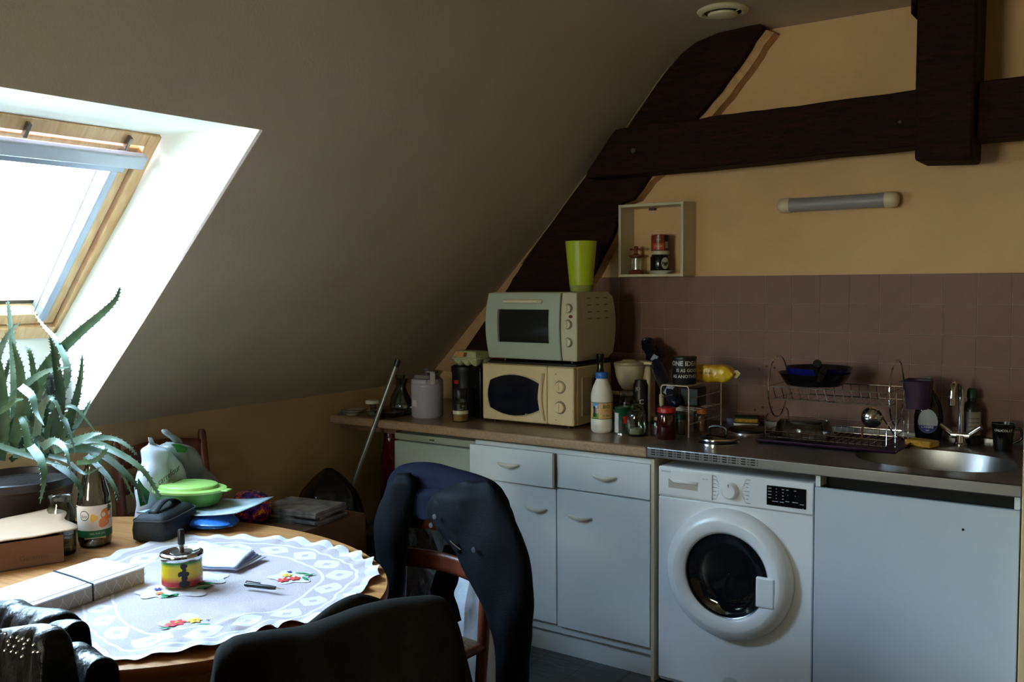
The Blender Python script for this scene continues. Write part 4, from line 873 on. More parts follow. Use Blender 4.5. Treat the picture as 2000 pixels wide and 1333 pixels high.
# pans
def pan(name, loc, r0, r1, h, m_in, m_out, label, hang, hl, hm, hw=.011):
    t = thing(name, label, 'pan', loc)
    MB().lathe([(0, 0), (r0, 0), (r0 + .006, .004), (r1, h), (r1 + .003, h + .001)], n=56, cap=False).obj('outer_wall', m_out, t)
    MB().lathe([(r1 + .003, h + .001), (r1 - .002, h - .001), (r0 + .003, .006), (0, .005)], n=56, cap=False).obj('inner_coating', m_in, t)
    d = Vector((math.cos(hang), math.sin(hang), 0)); b = MB()
    P_ = [d * (r1 - .004) + Vector((0, 0, h * .75)), d * (r1 + .02) + Vector((0, 0, h * .8)), d * (r1 + .05) + Vector((0, 0, h + .006)), d * (r1 + hl) + Vector((0, 0, h + .035))]
    b.tube(spline(P_, 5), [hw * .8] * 5 + [hw] * 4 + [hw * 1.2] * 4 + [hw * 1.25] * 3, 12); b.obj('handle', hm, t)
    MB().lathe([(.0, -.001), (.006, 0), (.006, .003)], d * (r1 + .002) + Vector((0, 0, h * .6)), 12).obj('rivet', CHROME, t); return t
pan('dark_frying_pan', (-1.135, 3.74, TZ2 + .012 + .209), .105, .138, .048, mat('nonstick', (12, 12, 13), .3), mat('nonstick_outer', (10, 10, 12), .25), 'black frying pan on the upper tier of the dish rack', -1.15, .12, BLACK, .010)
pan('blue_frying_pan', (-1.120, 3.745, TZ2 + .012 + .209 + .0275), .105, .128, .044, mat('nonstick', (12, 12, 13), .3), mat('blue_enamel', (26, 28, 110), .2, coat=.4), 'blue frying pan nested on the black one in the dish rack', -1.30, .125, BLACK, .0125)
# glass dish upside down
gd = thing('glass_dish', 'upturned clear glass dish in the lower tier of the dish rack', 'dish', (-1.165, 3.71, TZ2 + .012 + .0085))
b = MB(); R_ = []
for e, z in ((.118, 0), (.118, .006), (.108, .010), (.100, .05), (.088, .062), (.03, .064)):
    R_.append([Vector((math.copysign(abs(math.cos(t)) ** .6, math.cos(t)) * e, math.copysign(abs(math.sin(t)) ** .6, math.sin(t)) * e * .75, z)) for t in [2 * PI * k / 40 for k in range(40)]])
b.rings(R_, True, True); b.obj('glass_body', glass_mat('dish_glass', (200, 206, 206), 1.6), gd, smooth=60)
# ladle
ld = thing('ladle', 'steel ladle with its round bowl facing out, at the right of the rack', 'ladle', (-.915, 3.745, TZ2 + .02))
MB().lathe([(.0, -.026), (.02, -.024), (.034, -.014), (.0405, 0), (.041, .001), (.039, .001), (.033, -.012), (.018, -.022), (0, -.024)], (0, 0, .085), 36, axis='y').obj('bowl', CHROME, ld)
MB().tube(spline([(.035, .005, .095), (.055, .02, .06), (.075, .05, .02), (.10, .085, .0)], 5), .004, 8).obj('handle', CHROME, ld)
MB().tube([(-.03, .0, .055), (-.035, 0, .03), (-.033, 0, .0)], .004, 8).obj('wooden_spoon_end', C((120, 60, 30), .5), ld)
# sponge
s2 = tag(MB().box((0, 0, .012), (.105, .068, .024)).obj('sponge', SPY, bevel=.004), 'orange-yellow sponge behind the sink, left of the tap', 'sponge'); s2.location = (-.745, 3.815, TZ2); s2.rotation_euler = (0, 0, -.35)
# washing-up liquid bottle
wl = thing('washing_up_bottle', 'clear washing-up liquid bottle with oval blue label', 'bottle', (-.745, 3.93, TZ2), .1)
b = MB(); R_ = []
for r_, z in ((.036, 0), (.045, .006), (.052, .05), (.053, .10), (.046, .145), (.030, .18), (.018, .20), (.014, .205), (.014, .215)):
    R_.append([Vector((r_ * math.cos(t), r_ * .62 * math.sin(t) if r_ > .02 else r_ * math.sin(t), z)) for t in [2 * PI * k / 36 for k in range(36)]])
b.rings(R_, True, True); b.obj('body', glass_mat('bottle_plastic', (130, 140, 150), .9, .1), wl)
b = MB(); R2 = [[p * .93 + Vector((0, 0, .003)) for p in ring] for ring in R_[:4]]; b.rings(R2); b.obj('soap', C((50, 66, 84), .3), wl)
MB().lathe([(.017, .215), (.018, .217), (.018, .235), (.008, .240), (.007, .256), (.004, .258), (0, .258)], n=24).obj('cap', C((120, 124, 128), .35), wl)
MB().box((-.022, 0, .253), (.035, .008, .004), rz=.2).obj('spout', C((120, 124, 128), .35), wl)
def oval(par, w_, h_, zc, y_, m_, name, flat=0):
    b = MB(); rings_ = []
    for k in range(25):
        x = w_ * (-1 + 2 * k / 24) * .999; hh = h_ * math.sqrt(1 - (x / w_) ** 2); zt_ = zc + hh * 1.25; zt_ = min(zt_, flat) if flat else zt_
        yq = -.0533 * .62 * math.sqrt(max(0, 1 - (x / .0533) ** 2)) + y_; zb_ = min(zc - hh, zt_)
        rings_.append([Vector((x, yq, zb_)), Vector((x, yq, zt_))])
    b.rings(rings_, False, False); return b.obj(name, m_, par)
oval(wl, .036, .042, .080, -.0006, C((176, 182, 190), .5), 'oval_label'); oval(wl, .035, .041, .0795, -.0010, C((40, 44, 130), .5), 'blue_label_half', .068)
text_flat('L\'ARBRE', .012, (0, -.0362, .062), (1, 0, 0), (0, 0, 1), C((190, 196, 210), .5), wl, True); text_flat('vert', .008, (0, -.0362, .050), (1, 0, 0), (0, 0, 1), C((190, 196, 210), .5), wl, True)
# tap
tp = thing('tap', 'chrome mixer tap with two lever handles and a tall spout', 'tap', (-.625, 3.905, TZ2))
MB().lathe([(0, 0), (.026, 0), (.026, .006), (.020, .012), (.018, .04), (0, .045)], n=30).obj('base', CHROME, tp)
b = MB(); b.tube([(-.032, 0, .040), (.032, 0, .040)], [.014, .014], 14); b.obj('cross_body', CHROME, tp)
MB().tube(spline([(0, 0, .04), (0, 0, .18), (-.004, -.015, .228), (-.012, -.05, .245), (-.02, -.085, .225), (-.022, -.092, .195)], 6), [.0105] * 7 + [.010] * 24, 16).obj('spout', CHROME, tp) if 0 else MB().tube(spline([(0, 0, .04), (0, 0, .12), (0, 0, .19), (-.004, -.018, .235), (-.010, -.055, .248), (-.015, -.09, .23), (-.017, -.097, .19)], 6), .011, 16).obj('spout', CHROME, tp)
MB().cyl((-.017, -.097, .165), (-.017, -.097, .192), .0135, n=20).obj('aerator', CHROME, tp)
for s_ in (-1, 1):
    MB().tube([(s_ * .030, 0, .042), (s_ * .045, -.004, .055), (s_ * .072, -.01, .078)], [.012, .011, .009], 14).obj('lever', CHROME, tp)
# bottle with green cap and mug
gb = thing('green_cap_bottle', 'dark spray bottle with green cap and pale label behind the tap', 'bottle', (-.60, 3.985, TZ2))
MB().lathe([(0, 0), (.032, 0), (.035, .006), (.035, .13), (.026, .155), (.016, .165), (.016, .175)], n=30).obj('body', mat('bottle_dark', (40, 40, 40), .3), gb)
MB().lathe([(.017, .175), (.019, .177), (.018, .205), (.012, .215), (0, .216)], n=24).obj('cap', C((20, 60, 36), .4), gb)
a0 = face_cam((-.60, 3.985)); band(.0355, a0 - .5, a0 + 1.1, .035, .125, C((150, 140, 130), .5), gb)
for k in range(4): band(.0357, a0 - .3, a0 + .9, .05 + k * .016, .053 + k * .016, C((90, 84, 80), .5), gb, 'print_line', 8)
mg = thing('mug', 'black mug with white lettering to the right of the tap', 'mug', (-.475, 3.87, TZ2))
MB().lathe([(0, 0), (.027, 0), (.030, .004), (.036, .06), (.040, .10), (.041, .102), (.039, .102), (.034, .06), (.027, .008), (0, .006)], n=40).obj('body', mat('mug_black', (12, 12, 14), .2), mg)
MB().lathe([(.0392, .1018), (.041, .1026), (.0405, .1015)], n=40, cap=False).obj('rim', C((170, 165, 160), .3), mg)
a0 = face_cam((-.475, 3.87)); text_cyl('CHOCOLAT', .012, .0385, a0, .078, C((190, 190, 190), .5), mg, True)
MB().tube(spline([(.037, .0, .085), (.058, .0, .082), (.062, 0, .05), (.034, 0, .03)], 5), .005, 10).obj('handle', mat('mug_black', (12, 12, 14), .2), mg)

# ================================================================ TABLE
TC = Vector((-2.47, 1.468)); TA, TB, TR = .874, .635, .217; TZ = .75
table = thing('dining_table', 'oval varnished pine dining table in front of the skylight', 'table', (TC.x, TC.y, 0), TR)
def ell(k, n=96): return [(TA * k_[0], TB * k_[1]) for k_ in [(math.cos(2 * PI * i / n) * k, math.sin(2 * PI * i / n) * k) for i in range(n)]]
# top made of glued boards: cut the ellipse in strips along its long side
nb = 8; yy = [-TB + 2 * TB * i / nb for i in range(nb + 1)]
for i in range(nb):
    y0, y1 = yy[i] + .0004, yy[i + 1] - .0004; pts = []
    for k in range(25):
        y_ = y0 + (y1 - y0) * k / 24; pts.append((TA * math.sqrt(max(0, 1 - (y_ / TB) ** 2)), y_))
    poly = pts + [(-x_, y_) for x_, y_ in reversed(pts)]
    bo = MB().prism(poly, 'z', TZ - .028, TZ - random.uniform(0, .0004)).obj('board', PINE, table, smooth=30)
MB().rings([[Vector((x_ * (TA + e) / TA, y_ * (TB + e) / TB, z_)) for x_, y_ in ell(1)] for e, z_ in ((.0005, TZ - .029), (.004, TZ - .024), (.005, TZ - .012), (.003, TZ - .003), (.0005, TZ - .0006))], True, False).obj('rounded_edge', mat('pine_edge', (160, 92, 46), .3), table)
MB().rings([[Vector((x_ * (TA - e) / TA, y_ * (TB - e) / TB, z_)) for x_, y_ in ell(1)] for e, z_ in ((.07, TZ - .0285), (.07, TZ - .10), (.09, TZ - .10), (.09, TZ - .0285))], True, False).obj('apron', PINE, table)
for sx in (-1, 1):
    for sy in (-1, 1):
        MB().lathe([(.022, 0), (.026, .02), (.024, .1), (.034, .3), (.030, .5), (.036, .56), (.036, TZ - .029)], (sx * .55, sy * .36, 0), 20).obj('leg', PINE, table)
# ---- lace tablecloth
poly = [(740, 90), (820, 75), (910, 88), (1000, 80), (1130, 86), (1240, 92), (1370, 96), (1460, 112), (1560, 124), (1640, 152), (1730, 182), (1800, 208), (1865, 250), (1892, 300), (1862, 335), (1800, 385), (1770, 420), (1720, 470), (1640, 520), (1540, 570), (1430, 600), (1330, 612), (1240, 650), (1100, 692), (940, 742), (800, 762), (650, 790), (580, 775), (480, 808), (380, 812), (300, 800), (200, 745), (130, 690), (75, 600), (70, 530), (60, 440), (120, 330), (240, 228), (450, 155), (600, 115)]
pw = [A(100 + u / 2.941, 1020 + v / 2.941, 'z', TZ + .003) for u, v in poly]
cc = A(100 + 900 / 2.941, 1020 + 400 / 2.941, 'z', TZ)
ang = sorted([(math.atan2(p.y - cc.y, p.x - cc.x), (p.xy - cc.xy).length) for p in pw])
ang = [(ang[-1][0] - 2 * PI, ang[-1][1])] + ang + [(ang[0][0] + 2 * PI, ang[0][1])]
lace = bpy.data.materials.new('lace_cloth'); lace.use_nodes = True; nt = lace.node_tree; bs = nt.nodes['Principled BSDF']; bs.inputs['Roughness'].default_value = .85
at_ = nt.nodes.new('ShaderNodeUVMap'); at_.uv_map = 'lace'
sp_ = nt.nodes.new('ShaderNodeSeparateXYZ'); nt.links.new(at_.outputs[0], sp_.inputs[0])
def mth(op, a, b=None, c_=None):
    n_ = nt.nodes.new('ShaderNodeMath'); n_.operation = op
    for i, v_ in enumerate((a, b, c_)):
        if v_ is None: continue
        if isinstance(v_, (int, float)): n_.inputs[i].default_value = v_
        else: nt.links.new(v_, n_.inputs[i])
    return n_.outputs[0]
U_, V_ = sp_.outputs[0], sp_.outputs[1]
# ring lines
l1 = mth('LESS_THAN', mth('ABSOLUTE', mth('SUBTRACT', V_, .655)), .010)
l2 = mth('LESS_THAN', mth('ABSOLUTE', mth('SUBTRACT', V_, .86)), .010)
petal = mth('GREATER_THAN', mth('SUBTRACT', mth('ABSOLUTE', mth('SINE', mth('MULTIPLY', U_, 60.0))), mth('MULTIPLY', mth('ABSOLUTE', mth('SUBTRACT', V_, .755)), 9.0)), .25)
hole = mth('LESS_THAN', mth('ADD', mth('MULTIPLY', mth('ABSOLUTE', mth('COSINE', mth('MULTIPLY', U_, 60.0))), .55), mth('MULTIPLY', mth('ABSOLUTE', mth('SUBTRACT', V_, .755)), 7.0)), .22)
petal = mth('SUBTRACT', petal, hole)
edge = mth('GREATER_THAN', mth('ADD', V_, mth('MULTIPLY', mth('SINE', mth('MULTIPLY', U_, 90.0)), .018)), .93)
dens = mth('MINIMUM', mth('ADD', mth('ADD', l1, l2), mth('ADD', mth('MAXIMUM', petal, 0), edge)), 1.0)
cr = nt.nodes.new('ShaderNodeMixRGB'); cr.inputs[1].default_value = lin((200, 186, 190)); cr.inputs[2].default_value = lin((226, 220, 222)); nt.links.new(dens, cr.inputs[0])
tcn = nt.nodes.new('ShaderNodeTexCoord'); ck = nt.nodes.new('ShaderNodeTexVoronoi'); ck.inputs['Scale'].default_value = 260; nt.links.new(tcn.outputs['Object'], ck.inputs[0])
mu2 = nt.nodes.new('ShaderNodeMixRGB'); mu2.blend_type = 'MULTIPLY'; nt.links.new(mth('MULTIPLY', mth('SUBTRACT', 1.0, dens), .2), mu2.inputs[0]); nt.links.new(cr.outputs[0], mu2.inputs[1]); nt.links.new(ck.outputs['Distance'], mu2.inputs[2])
nt.links.new(mu2.outputs[0], bs.inputs['Base Color'])
bpn = nt.nodes.new('ShaderNodeBump'); bpn.inputs['Strength'].default_value = .5; bpn.inputs['Distance'].default_value = .002; nt.links.new(mth('ADD', dens, mth('MULTIPLY', ck.outputs['Distance'], .6)), bpn.inputs['Height']); nt.links.new(bpn.outputs[0], bs.inputs['Normal'])
b = MB(); NU, NV = 360, 46
def clothpt(a, v):
    R0 = interp(ang, a); sc_ = 1 + (.016 * math.sin(a * 34 + 1.5 * math.sin(a * 5)) + .010 * nz(a * 9, 3, 1)) * v ** 5
    r = R0 * v * sc_; x_, y_ = cc.x + r * math.cos(a), cc.y + r * math.sin(a)
    ruf = max(0, (v - .86) / .14); right_ = .35 + .65 * sm((math.cos(a - .6) + .3))
    z_ = TZ + .0022 + .0022 * (nz(x_ * 14, y_ * 14, 2) + .6) + ruf * right_ * .007 * (1 + math.sin(a * 34 + 2 * nz(a * 5, 1, 1)))
    z_ += .010 * max(0, 1 - ((a + 0.55) / .5) ** 2) * sm((v - .35) * 2.5) * (1 + nz(x_ * 22, y_ * 22, 4)) if -1.05 < a < -.05 else 0
    return Vector((x_, y_, z_))
b.grid(lambda u, v: clothpt(-PI + 2 * PI * u, max(v, .001)), NU, NV, True)
cloth = tag(b.obj('lace_tablecloth', lace, smooth=80, fix=False), 'white lace tablecloth with a ruffled edge and embroidered flowers on the oval table', 'tablecloth')
uvl = cloth.data.uv_layers.new(name='lace')
for lp in cloth.data.loops:
    i = lp.vertex_index; uvl.data[lp.index].uv = ((i // (NV + 1)) / NU, (i % (NV + 1)) / NV)
def flower(px, py, r, col, par, n=6, ccol=(226, 190, 70), nm='embroidered_flower'):
    p = A(px, py, 'z', TZ + .008); b = MB(); vs_ = [(p.x + r * (1 + .22 * math.cos(n * t)) * math.cos(t), p.y + r * (1 + .22 * math.cos(n * t)) * math.sin(t), p.z) for t in [2 * PI * k / 48 for k in range(48)]]
    b.add(vs_ + [(p.x, p.y, p.z + .001)], [(i, (i + 1) % 48, 48) for i in range(48)]); o = b.obj(nm, C(col, .8), par)
    q = MB().lathe([(0, .0022), (r * .22, .0018), (r * .26, .0005)], p, 10).obj('flower_centre', C(ccol, .8), o)
def leafp(px, py, L, w_, a, col, par):
    p = A(px, py, 'z', TZ + .0075); d = Vector((math.cos(a), math.sin(a), 0)); n_ = Vector((-d.y, d.x, 0)); b = MB(); vs_ = [p + d * L * (k / 6 - .5) + n_ * w_ * math.sin(PI * k / 6) for k in range(7)] + [p + d * L * (k / 6 - .5) - n_ * w_ * math.sin(PI * k / 6) for k in range(5, 0, -1)]
    b.add(vs_, [tuple(range(12))]); b.obj('embroidered_leaf', C(col, .8), par, smooth=0)
RED, YEL, GRN, BLU2, ORG = (214, 50, 58), (232, 190, 70), (40, 140, 84), (50, 60, 150), (226, 120, 60)
for (fx, fy, r_m) in ((568, 1128, .062), (372, 1219, .075), (352, 1150, .085), (300, 1158, .05), (405, 1130, .06)):
    p = A(fx, fy, 'z', TZ + .0052); b = MB(); vs_ = [(p.x + r_m * (1 + .18 * math.cos(5 * t)) * math.cos(t), p.y + r_m * .8 * (1 + .18 * math.cos(5 * t)) * math.sin(t), p.z) for t in [2 * PI * k / 60 for k in range(60)]]
    b.add(vs_ + [(p.x, p.y, p.z + .0008)], [(i, (i + 1) % 60, 60) for i in range(60)]); b.obj('white_motif', mat('white_motif', (216, 208, 211), .85, bump=.3, bump_s=200), cloth)
for (fx, fy, r, c_) in ((553, 1133, .016, RED), (575, 1130, .015, RED), (560, 1124, .013, YEL), (345, 1217, .020, RED), (331, 1221, .012, (224, 90, 90)), (380, 1212, .016, YEL), (411, 1211, .009, BLU2), (395, 1226, .006, RED), (565, 1117, .007, BLU2), (392, 1136, .010, RED), (308, 1151, .010, BLU2), (311, 1159, .010, ORG)): flower(fx, fy, r, c_, cloth)
for (fx, fy, L, w_, a) in ((590, 1120, .05, .005, .4), (604, 1123, .04, .005, 1.2), (596, 1130, .04, .006, -.3), (368, 1228, .05, .006, .2), (384, 1229, .045, .006, 1.4), (400, 1220, .04, .005, .5), (420, 1212, .03, .004, .2), (322, 1227, .03, .005, .8), (402, 1140, .05, .012, .5), (396, 1148, .045, .010, 1.3), (330, 1165, .05, .009, .9), (338, 1163, .04, .008, 1.7), (322, 1163, .035, .006, .1)): leafp(fx, fy, L, w_, a, GRN, cloth)

TZ3 = TZ + .013
# ---- ashtray
at = A(347, 1150, 'z', TZ3); at += Vector((-.035, .04, 0))
as_ = thing('spinning_ashtray', 'push-down metal ashtray banded green, yellow and red with a dark figure', 'ashtray', at)
r = .053
MB().lathe([(0, 0), (r - .003, 0), (r, .003), (r, .070)], n=56, cap=False).obj('body', C((206, 170, 30), .3), as_)
g_m = bpy.data.materials.new('ashtray_stripes'); g_m.use_nodes = True; nt = g_m.node_tree; tc = nt.nodes.new('ShaderNodeTexCoord'); sx_ = nt.nodes.new('ShaderNodeSeparateXYZ'); nt.links.new(tc.outputs['Object'], sx_.inputs[0])
mr = nt.nodes.new('ShaderNodeMapRange'); mr.inputs[2].default_value = .07; nt.links.new(sx_.outputs[2], mr.inputs[0]); rp_ = nt.nodes.new('ShaderNodeValToRGB'); nt.links.new(mr.outputs[0], rp_.inputs[0])
e = rp_.color_ramp.elements; e[0].position = .18; e[0].color = lin((176, 24, 30)); e[1].position = .42; e[1].color = lin((214, 180, 30))
for p_, c_ in ((.78, (206, 186, 36)), (.92, (40, 120, 50))): q = e.new(p_); q.color = lin(c_)
nt.links.new(rp_.outputs[0], nt.nodes['Principled BSDF'].inputs[0]); nt.nodes['Principled BSDF'].inputs[1].default_value = 0; nt.nodes['Principled BSDF'].inputs['Roughness'].default_value = .25
band(r + .0004, 0, 2 * PI, .002, .070, g_m, as_, 'striped_wrap', 56)
a0 = face_cam(at)
for (da, zc, w_, h_) in ((.08, .058, .17, .008), (.10, .048, .10, .006), (.06, .038, .26, .007), (.10, .026, .15, .010), (.10, .010, .28, .009), (-.12, .036, .09, .006), (.25, .036, .09, .006)): patch(as_, r + .0009, a0 + da, zc, w_, h_, C((26, 18, 16), .5), 'figure_print', 3, .06)
MB().lathe([(r + .001, .068), (r + .004, .071), (r + .005, .078), (r + .003, .084), (r - .004, .087), (r - .012, .083), (.0, .075)], n=56, cap=False).obj('lid', CHROME, as_)
MB().lathe([(.0, .0765), (.022, .080), (.03, .084), (.03, .085), (.0, .083)], n=30).obj('spinning_disc', mat('worn_steel', (130, 120, 110), .3, 1), as_)
MB().cyl((0, 0, .084), (0, 0, .105), .0065).obj('rod', mat('worn_steel', (130, 120, 110), .3, 1), as_); MB().lathe([(.007, .104), (.0095, .106), (.009, .142), (.007, .146), (0, .147)], n=20).obj('push_knob', BLACK, as_)
# ---- folded papers
pp = A(440, 1097, 'z', TZ3)
fp = thing('folded_leaflet', 'folded blue-white paper leaflet behind the ashtray', 'paper', pp, .35)
PAP = mat('paper_white', (228, 230, 240), .8); PAB = mat('paper_blue', (170, 190, 236), .7)
def sheet(par, pts_, m_, name='sheet', th=.0006): b = MB(); b.add(pts_, [(0, 1, 2, 3)] if len(pts_) == 4 else [(0, 1, 4, 5), (1, 2, 3, 4)]); return b.obj(name, m_, par, solid=th, smooth=0)
def leafsheet(z0_, h_, m_, sk, name='page'):
    b = MB(); b.grid(lambda u, v: Vector((-.12 + .22 * u + sk * v, -.09 + .17 * v, z0_ + h_ * math.sin(PI * min(1, v * 1.1) * .55) * (1 - .7 * u) + .002 * math.sin(u * 9))), 14, 8); return b.obj(name, m_, fp, solid=.0005)
leafsheet(.0, .0, PAP, .02); leafsheet(.002, .006, PAP, .0); leafsheet(.004, .014, PAB, -.012); leafsheet(.006, .024, PAB, -.025); leafsheet(.008, .032, PAP, -.03); fp.scale = (.82, .82, .9)
# ---- pen
pn = A(478, 1146, 'z', TZ3); pe = A(556, 1155, 'z', TZ3); d = (pe - pn)
pen = thing('ballpoint_pen', 'black ballpoint pen lying on the lace cloth', 'pen', pn + Vector((0, 0, .005)))
MB().tube([(0, 0, 0), d * .05, d * .65, d * .78], [.004, .0058, .0058, .0045], 12).obj('barrel', BLACK, pen); MB().tube([d * .78, d * .85, d * 1.0], [.0025, .002, .0008], 8).obj('tip', CHROME, pen); MB().tube([d * .02 + Vector((0, 0, .004)), d * .05 + Vector((0, 0, .010)), d * .4 + Vector((0, 0, .0085))], .0014, 6).obj('clip', BLACK, pen)
# ---- planner box with elastic
c0 = A(282, 1110, 'z', .795); c1 = A(170, 1100, 'z', .795); c2 = A(58, 1188, 'z', .795)
dl = (c2 - c0).normalized(); ds = (c1 - c0); ds = (ds - dl * ds.dot(dl)).normalized()
bk = thing('boxed_planner', 'flat white box with leaf-patterned sides and a black elastic band', 'box', (c0.x, c0.y, TZ + .004), math.atan2(dl.y, dl.x))
L_, S_ = .46, -.19 if (Matrix.Rotation(-math.atan2(dl.y, dl.x), 3, 'Z') @ ds).y < 0 else .19
s_ = 1 if S_ > 0 else -1
SIDE = mat('beige_pattern_side', (170, 156, 142), .6)
MB().bx(0, L_, min(0, S_), max(0, S_), 0, .040).obj('body', SIDE, bk, bevel=.002)
MB().bx(-.001, L_ + .001, min(-.001 * s_, S_ + .001 * s_), max(-.001 * s_, S_ + .001 * s_), .0402, .0445).obj('cover', mat('planner_cover', (226, 230, 236), .6), bk, bevel=.001)
b = MB(); b.bx(0, L_, s_ * .022 - .0012, s_ * .022 + .0012, .0446, .0452); b.obj('cover_line', C((40, 44, 60), .6), bk)
for i in range(14):
    for k_ in (-1, 1):
        x_ = .012 + i * .033
        MB().tube([(x_, -s_ * .0006, .003), (x_ + .006 * k_, -s_ * .0006, .015), (x_ + .015 * k_, -s_ * .0006, .026), (x_ + .0155 * k_, -s_ * .0006, .037)], .0006, 4).obj('leaf_line', C((224, 216, 204), .6), bk)
MB().tube([(.17, -s_ * .0015, .001), (.17, -s_ * .0015, .0465), (.15, S_ * .5, .0468), (.135, S_ + s_ * .001, .0465), (.135, S_ + s_ * .001, .001)], .0022, 8).obj('elastic_band', MATTE, bk)
for i in range(22): MB().box((.05 + i * .0185, s_ * .10, .04475), (.0012, .135, .0003)).obj('print_row', C((186, 194, 208), .7), bk, smooth=0)
# ---- cardboard box
cbx = thing('cardboard_box', 'brown cardboard box with a torn open flap at the left of the table', 'box', (-2.86, 1.375, TZ + .001), math.radians(70))
CB = mat('cardboard', (112, 76, 54), .85, noise_s=8, amt=.1, bump=.15, bump_s=40); CBI = mat('cardboard_light', (176, 142, 112), .85, noise_s=8, amt=.06)  # shadow on the box sides is put into the darker brown
for a_ in ((-.17, .17, -.145, -.141, 0, .082), (-.17, .17, .141, .145, 0, .082), (-.17, -.166, -.14, .14, 0, .082), (.166, .17, -.14, .14, 0, .082), (-.17, .17, -.145, .145, 0, .004)): MB().bx(*a_).obj('panel', CB, cbx, smooth=0)
b = MB(); b.grid(lambda u, v: Vector((-.19 + .395 * u + .01 * math.sin(v * 11) * (u > .9), -.155 + .30 * v, .086 + .014 * u * u + .004 * math.sin(u * 5 + v * 3) + .004 * nz(u * 4, v * 4))), 16, 16); b.obj('flap', CBI, cbx, solid=.003)
MB().tube([(-.15, -.1455, .06), (-.02, -.1455, .06)], .001, 4).obj('print_mark', C((70, 44, 30), .8), cbx); text_flat('Garantie', .022, (.09, -.1458, .028), (1, 0, 0), (0, 0, 1), C((90, 56, 38), .8), cbx)
nb_ = tag(MB().bx(-.05, .05, -.035, .035, 0, .006).obj('phone', C((190, 180, 180), .3), bevel=.003), 'small grey flat device on top of the cardboard box at the left edge', 'phone'); nb_.location = (-2.90, 1.30, .853)
# ---- jars and bottle
gj2 = thing('glass_tumbler', 'clear ribbed glass tumbler between cardboard box and juice bottle', 'glass', (-2.755, 1.535, TZ + .001))
MB().lathe([(.033, .004), (.036, .01), (.037, .06), (.041, .064), (.041, .092), (.039, .092), (.039, .066), (.034, .060), (.033, .012)], n=40, cap=False).obj('glass_body', GLASS, gj2); MB().lathe([(0, 0), (.033, 0), (.035, .006), (0, .0062)], n=36).obj('thick_base', glass_mat('thick_glass', (170, 178, 160)), gj2)
gj3 = thing('glass_jar', 'tall glass jar behind the tumbler, beside the plant pot', 'jar', (-2.88, 1.60, TZ + .001))
MB().lathe([(.0, .002), (.036, .002), (.040, .01), (.040, .11), (.032, .125), (.033, .145), (.036, .147), (.036, .152)], n=40, cap=False).obj('glass_body', GLASS, gj3)
gj4 = thing('glass_cup', 'small round glass cup close to the left of the juice bottle', 'glass', (-2.86, 1.685, TZ + .001))
MB().lathe([(0, .002), (.02, .002), (.034, .02), (.038, .05), (.036, .085), (.034, .085), (.036, .05), (.030, .022)], n=36, cap=False).obj('glass_body', GLASS, gj4)
jb = thing('juice_bottle', 'empty glass juice bottle with orange fruit label and green cap', 'bottle', (-2.765, 1.645, TZ + .001))
MB().lathe([(0, .003), (.040, .003), (.047, .008), (.050, .02), (.050, .135), (.046, .165), (.034, .21), (.025, .245), (.022, .255), (.023, .262), (.023, .272)], n=48, cap=False).obj('glass_body', glass_mat('bottle_glass', (236, 240, 240), 1.6), jb)
MB().lathe([(0, 0), (.042, 0), (.046, .004), (0, .0042)], n=40).obj('thick_base', glass_mat('thick_glass', (170, 178, 160)), jb)
MB().lathe([(.026, .262), (.027, .264), (.027, .280), (.024, .283), (0, .283)], n=40).obj('cap', C((40, 130, 90), .35), jb)
a0 = face_cam((-2.765, 1.645)); r = .0506
band(r, a0 - 1.5, a0 + 1.6, .056, .134, C((226, 206, 186), .5), jb); band(r + .0001, a0 - 1.5, a0 + 1.6, .034, .056, C((30, 100, 54), .45), jb, 'green_label_band')
patch(jb, r + .0006, a0 + .78, .104, .42, .020, C((226, 120, 40), .5), 'orange_print', 2, .04); patch(jb, r + .0008, a0 + .55, .078, .36, .014, C((232, 130, 60), .5), 'orange_slice_print', 3, .15); patch(jb, r + .0007, a0 + 1.0, .122, .2, .010, C((50, 90, 40), .5), 'leaf_print', 3, .2)
patch(jb, r + .0008, a0 - .05, .096, .22, .012, C((228, 170, 60), .5), 'orange_slice_print', 3, .15); patch(jb, r + .0004, a0 - .62, .104, .30, .016, C((40, 44, 44), .5), 'round_logo', 1, 0); patch(jb, r + .0007, a0 - .62, .104, .26, .0138, C((226, 206, 186), .5), 'round_logo_fill', 1, 0)
text_cyl('bio', .016, r + .001, a0 - .62, .102, C((40, 44, 44), .5), jb); text_cyl('100% PUR JUS', .008, r + .0006, a0 + .1, .046, C((200, 214, 190), .5), jb)
# ---- black zipped case
ck_ = thing('black_zip_case', 'black zipped camera-style case with a carrying strap', 'case', (-2.685, 1.845, TZ + .001), math.radians(118))
BF = mat('black_fabric', (8, 9, 12), .6, bump=.2, bump_s=300)
b = MB(); R_ = []
for e, z in ((-.012, 0), (0, .010), (.002, .04), (-.002, .068), (-.012, .080), (-.028, .088)):
    R_.append([Vector((math.copysign(abs(math.cos(t)) ** .35, math.cos(t)) * (.115 + e), math.copysign(abs(math.sin(t)) ** .35, math.sin(t)) * (.065 + e), z)) for t in [2 * PI * k / 44 for k in range(44)]])
b.rings(R_); b.obj('body', BF, ck_, smooth=60)
MB().tube([p + Vector((0, 0, 0)) for p in [Vector((math.copysign(abs(math.cos(t)) ** .35, math.cos(t)) * .1135, math.copysign(abs(math.sin(t)) ** .35, math.sin(t)) * .0635, .070)) for t in [2 * PI * k / 44 for k in range(44)]]], .0022, 6, closed=True).obj('zip_piping', C((60, 62, 68), .4), ck_)
b = MB(); b.grid(lambda u, v: Vector((-.08 + .16 * u, -.016 + .032 * v, .088 + .026 * math.sin(PI * u) ** .8)), 20, 2); b.obj('handle_strap', BF, ck_, solid=.004)
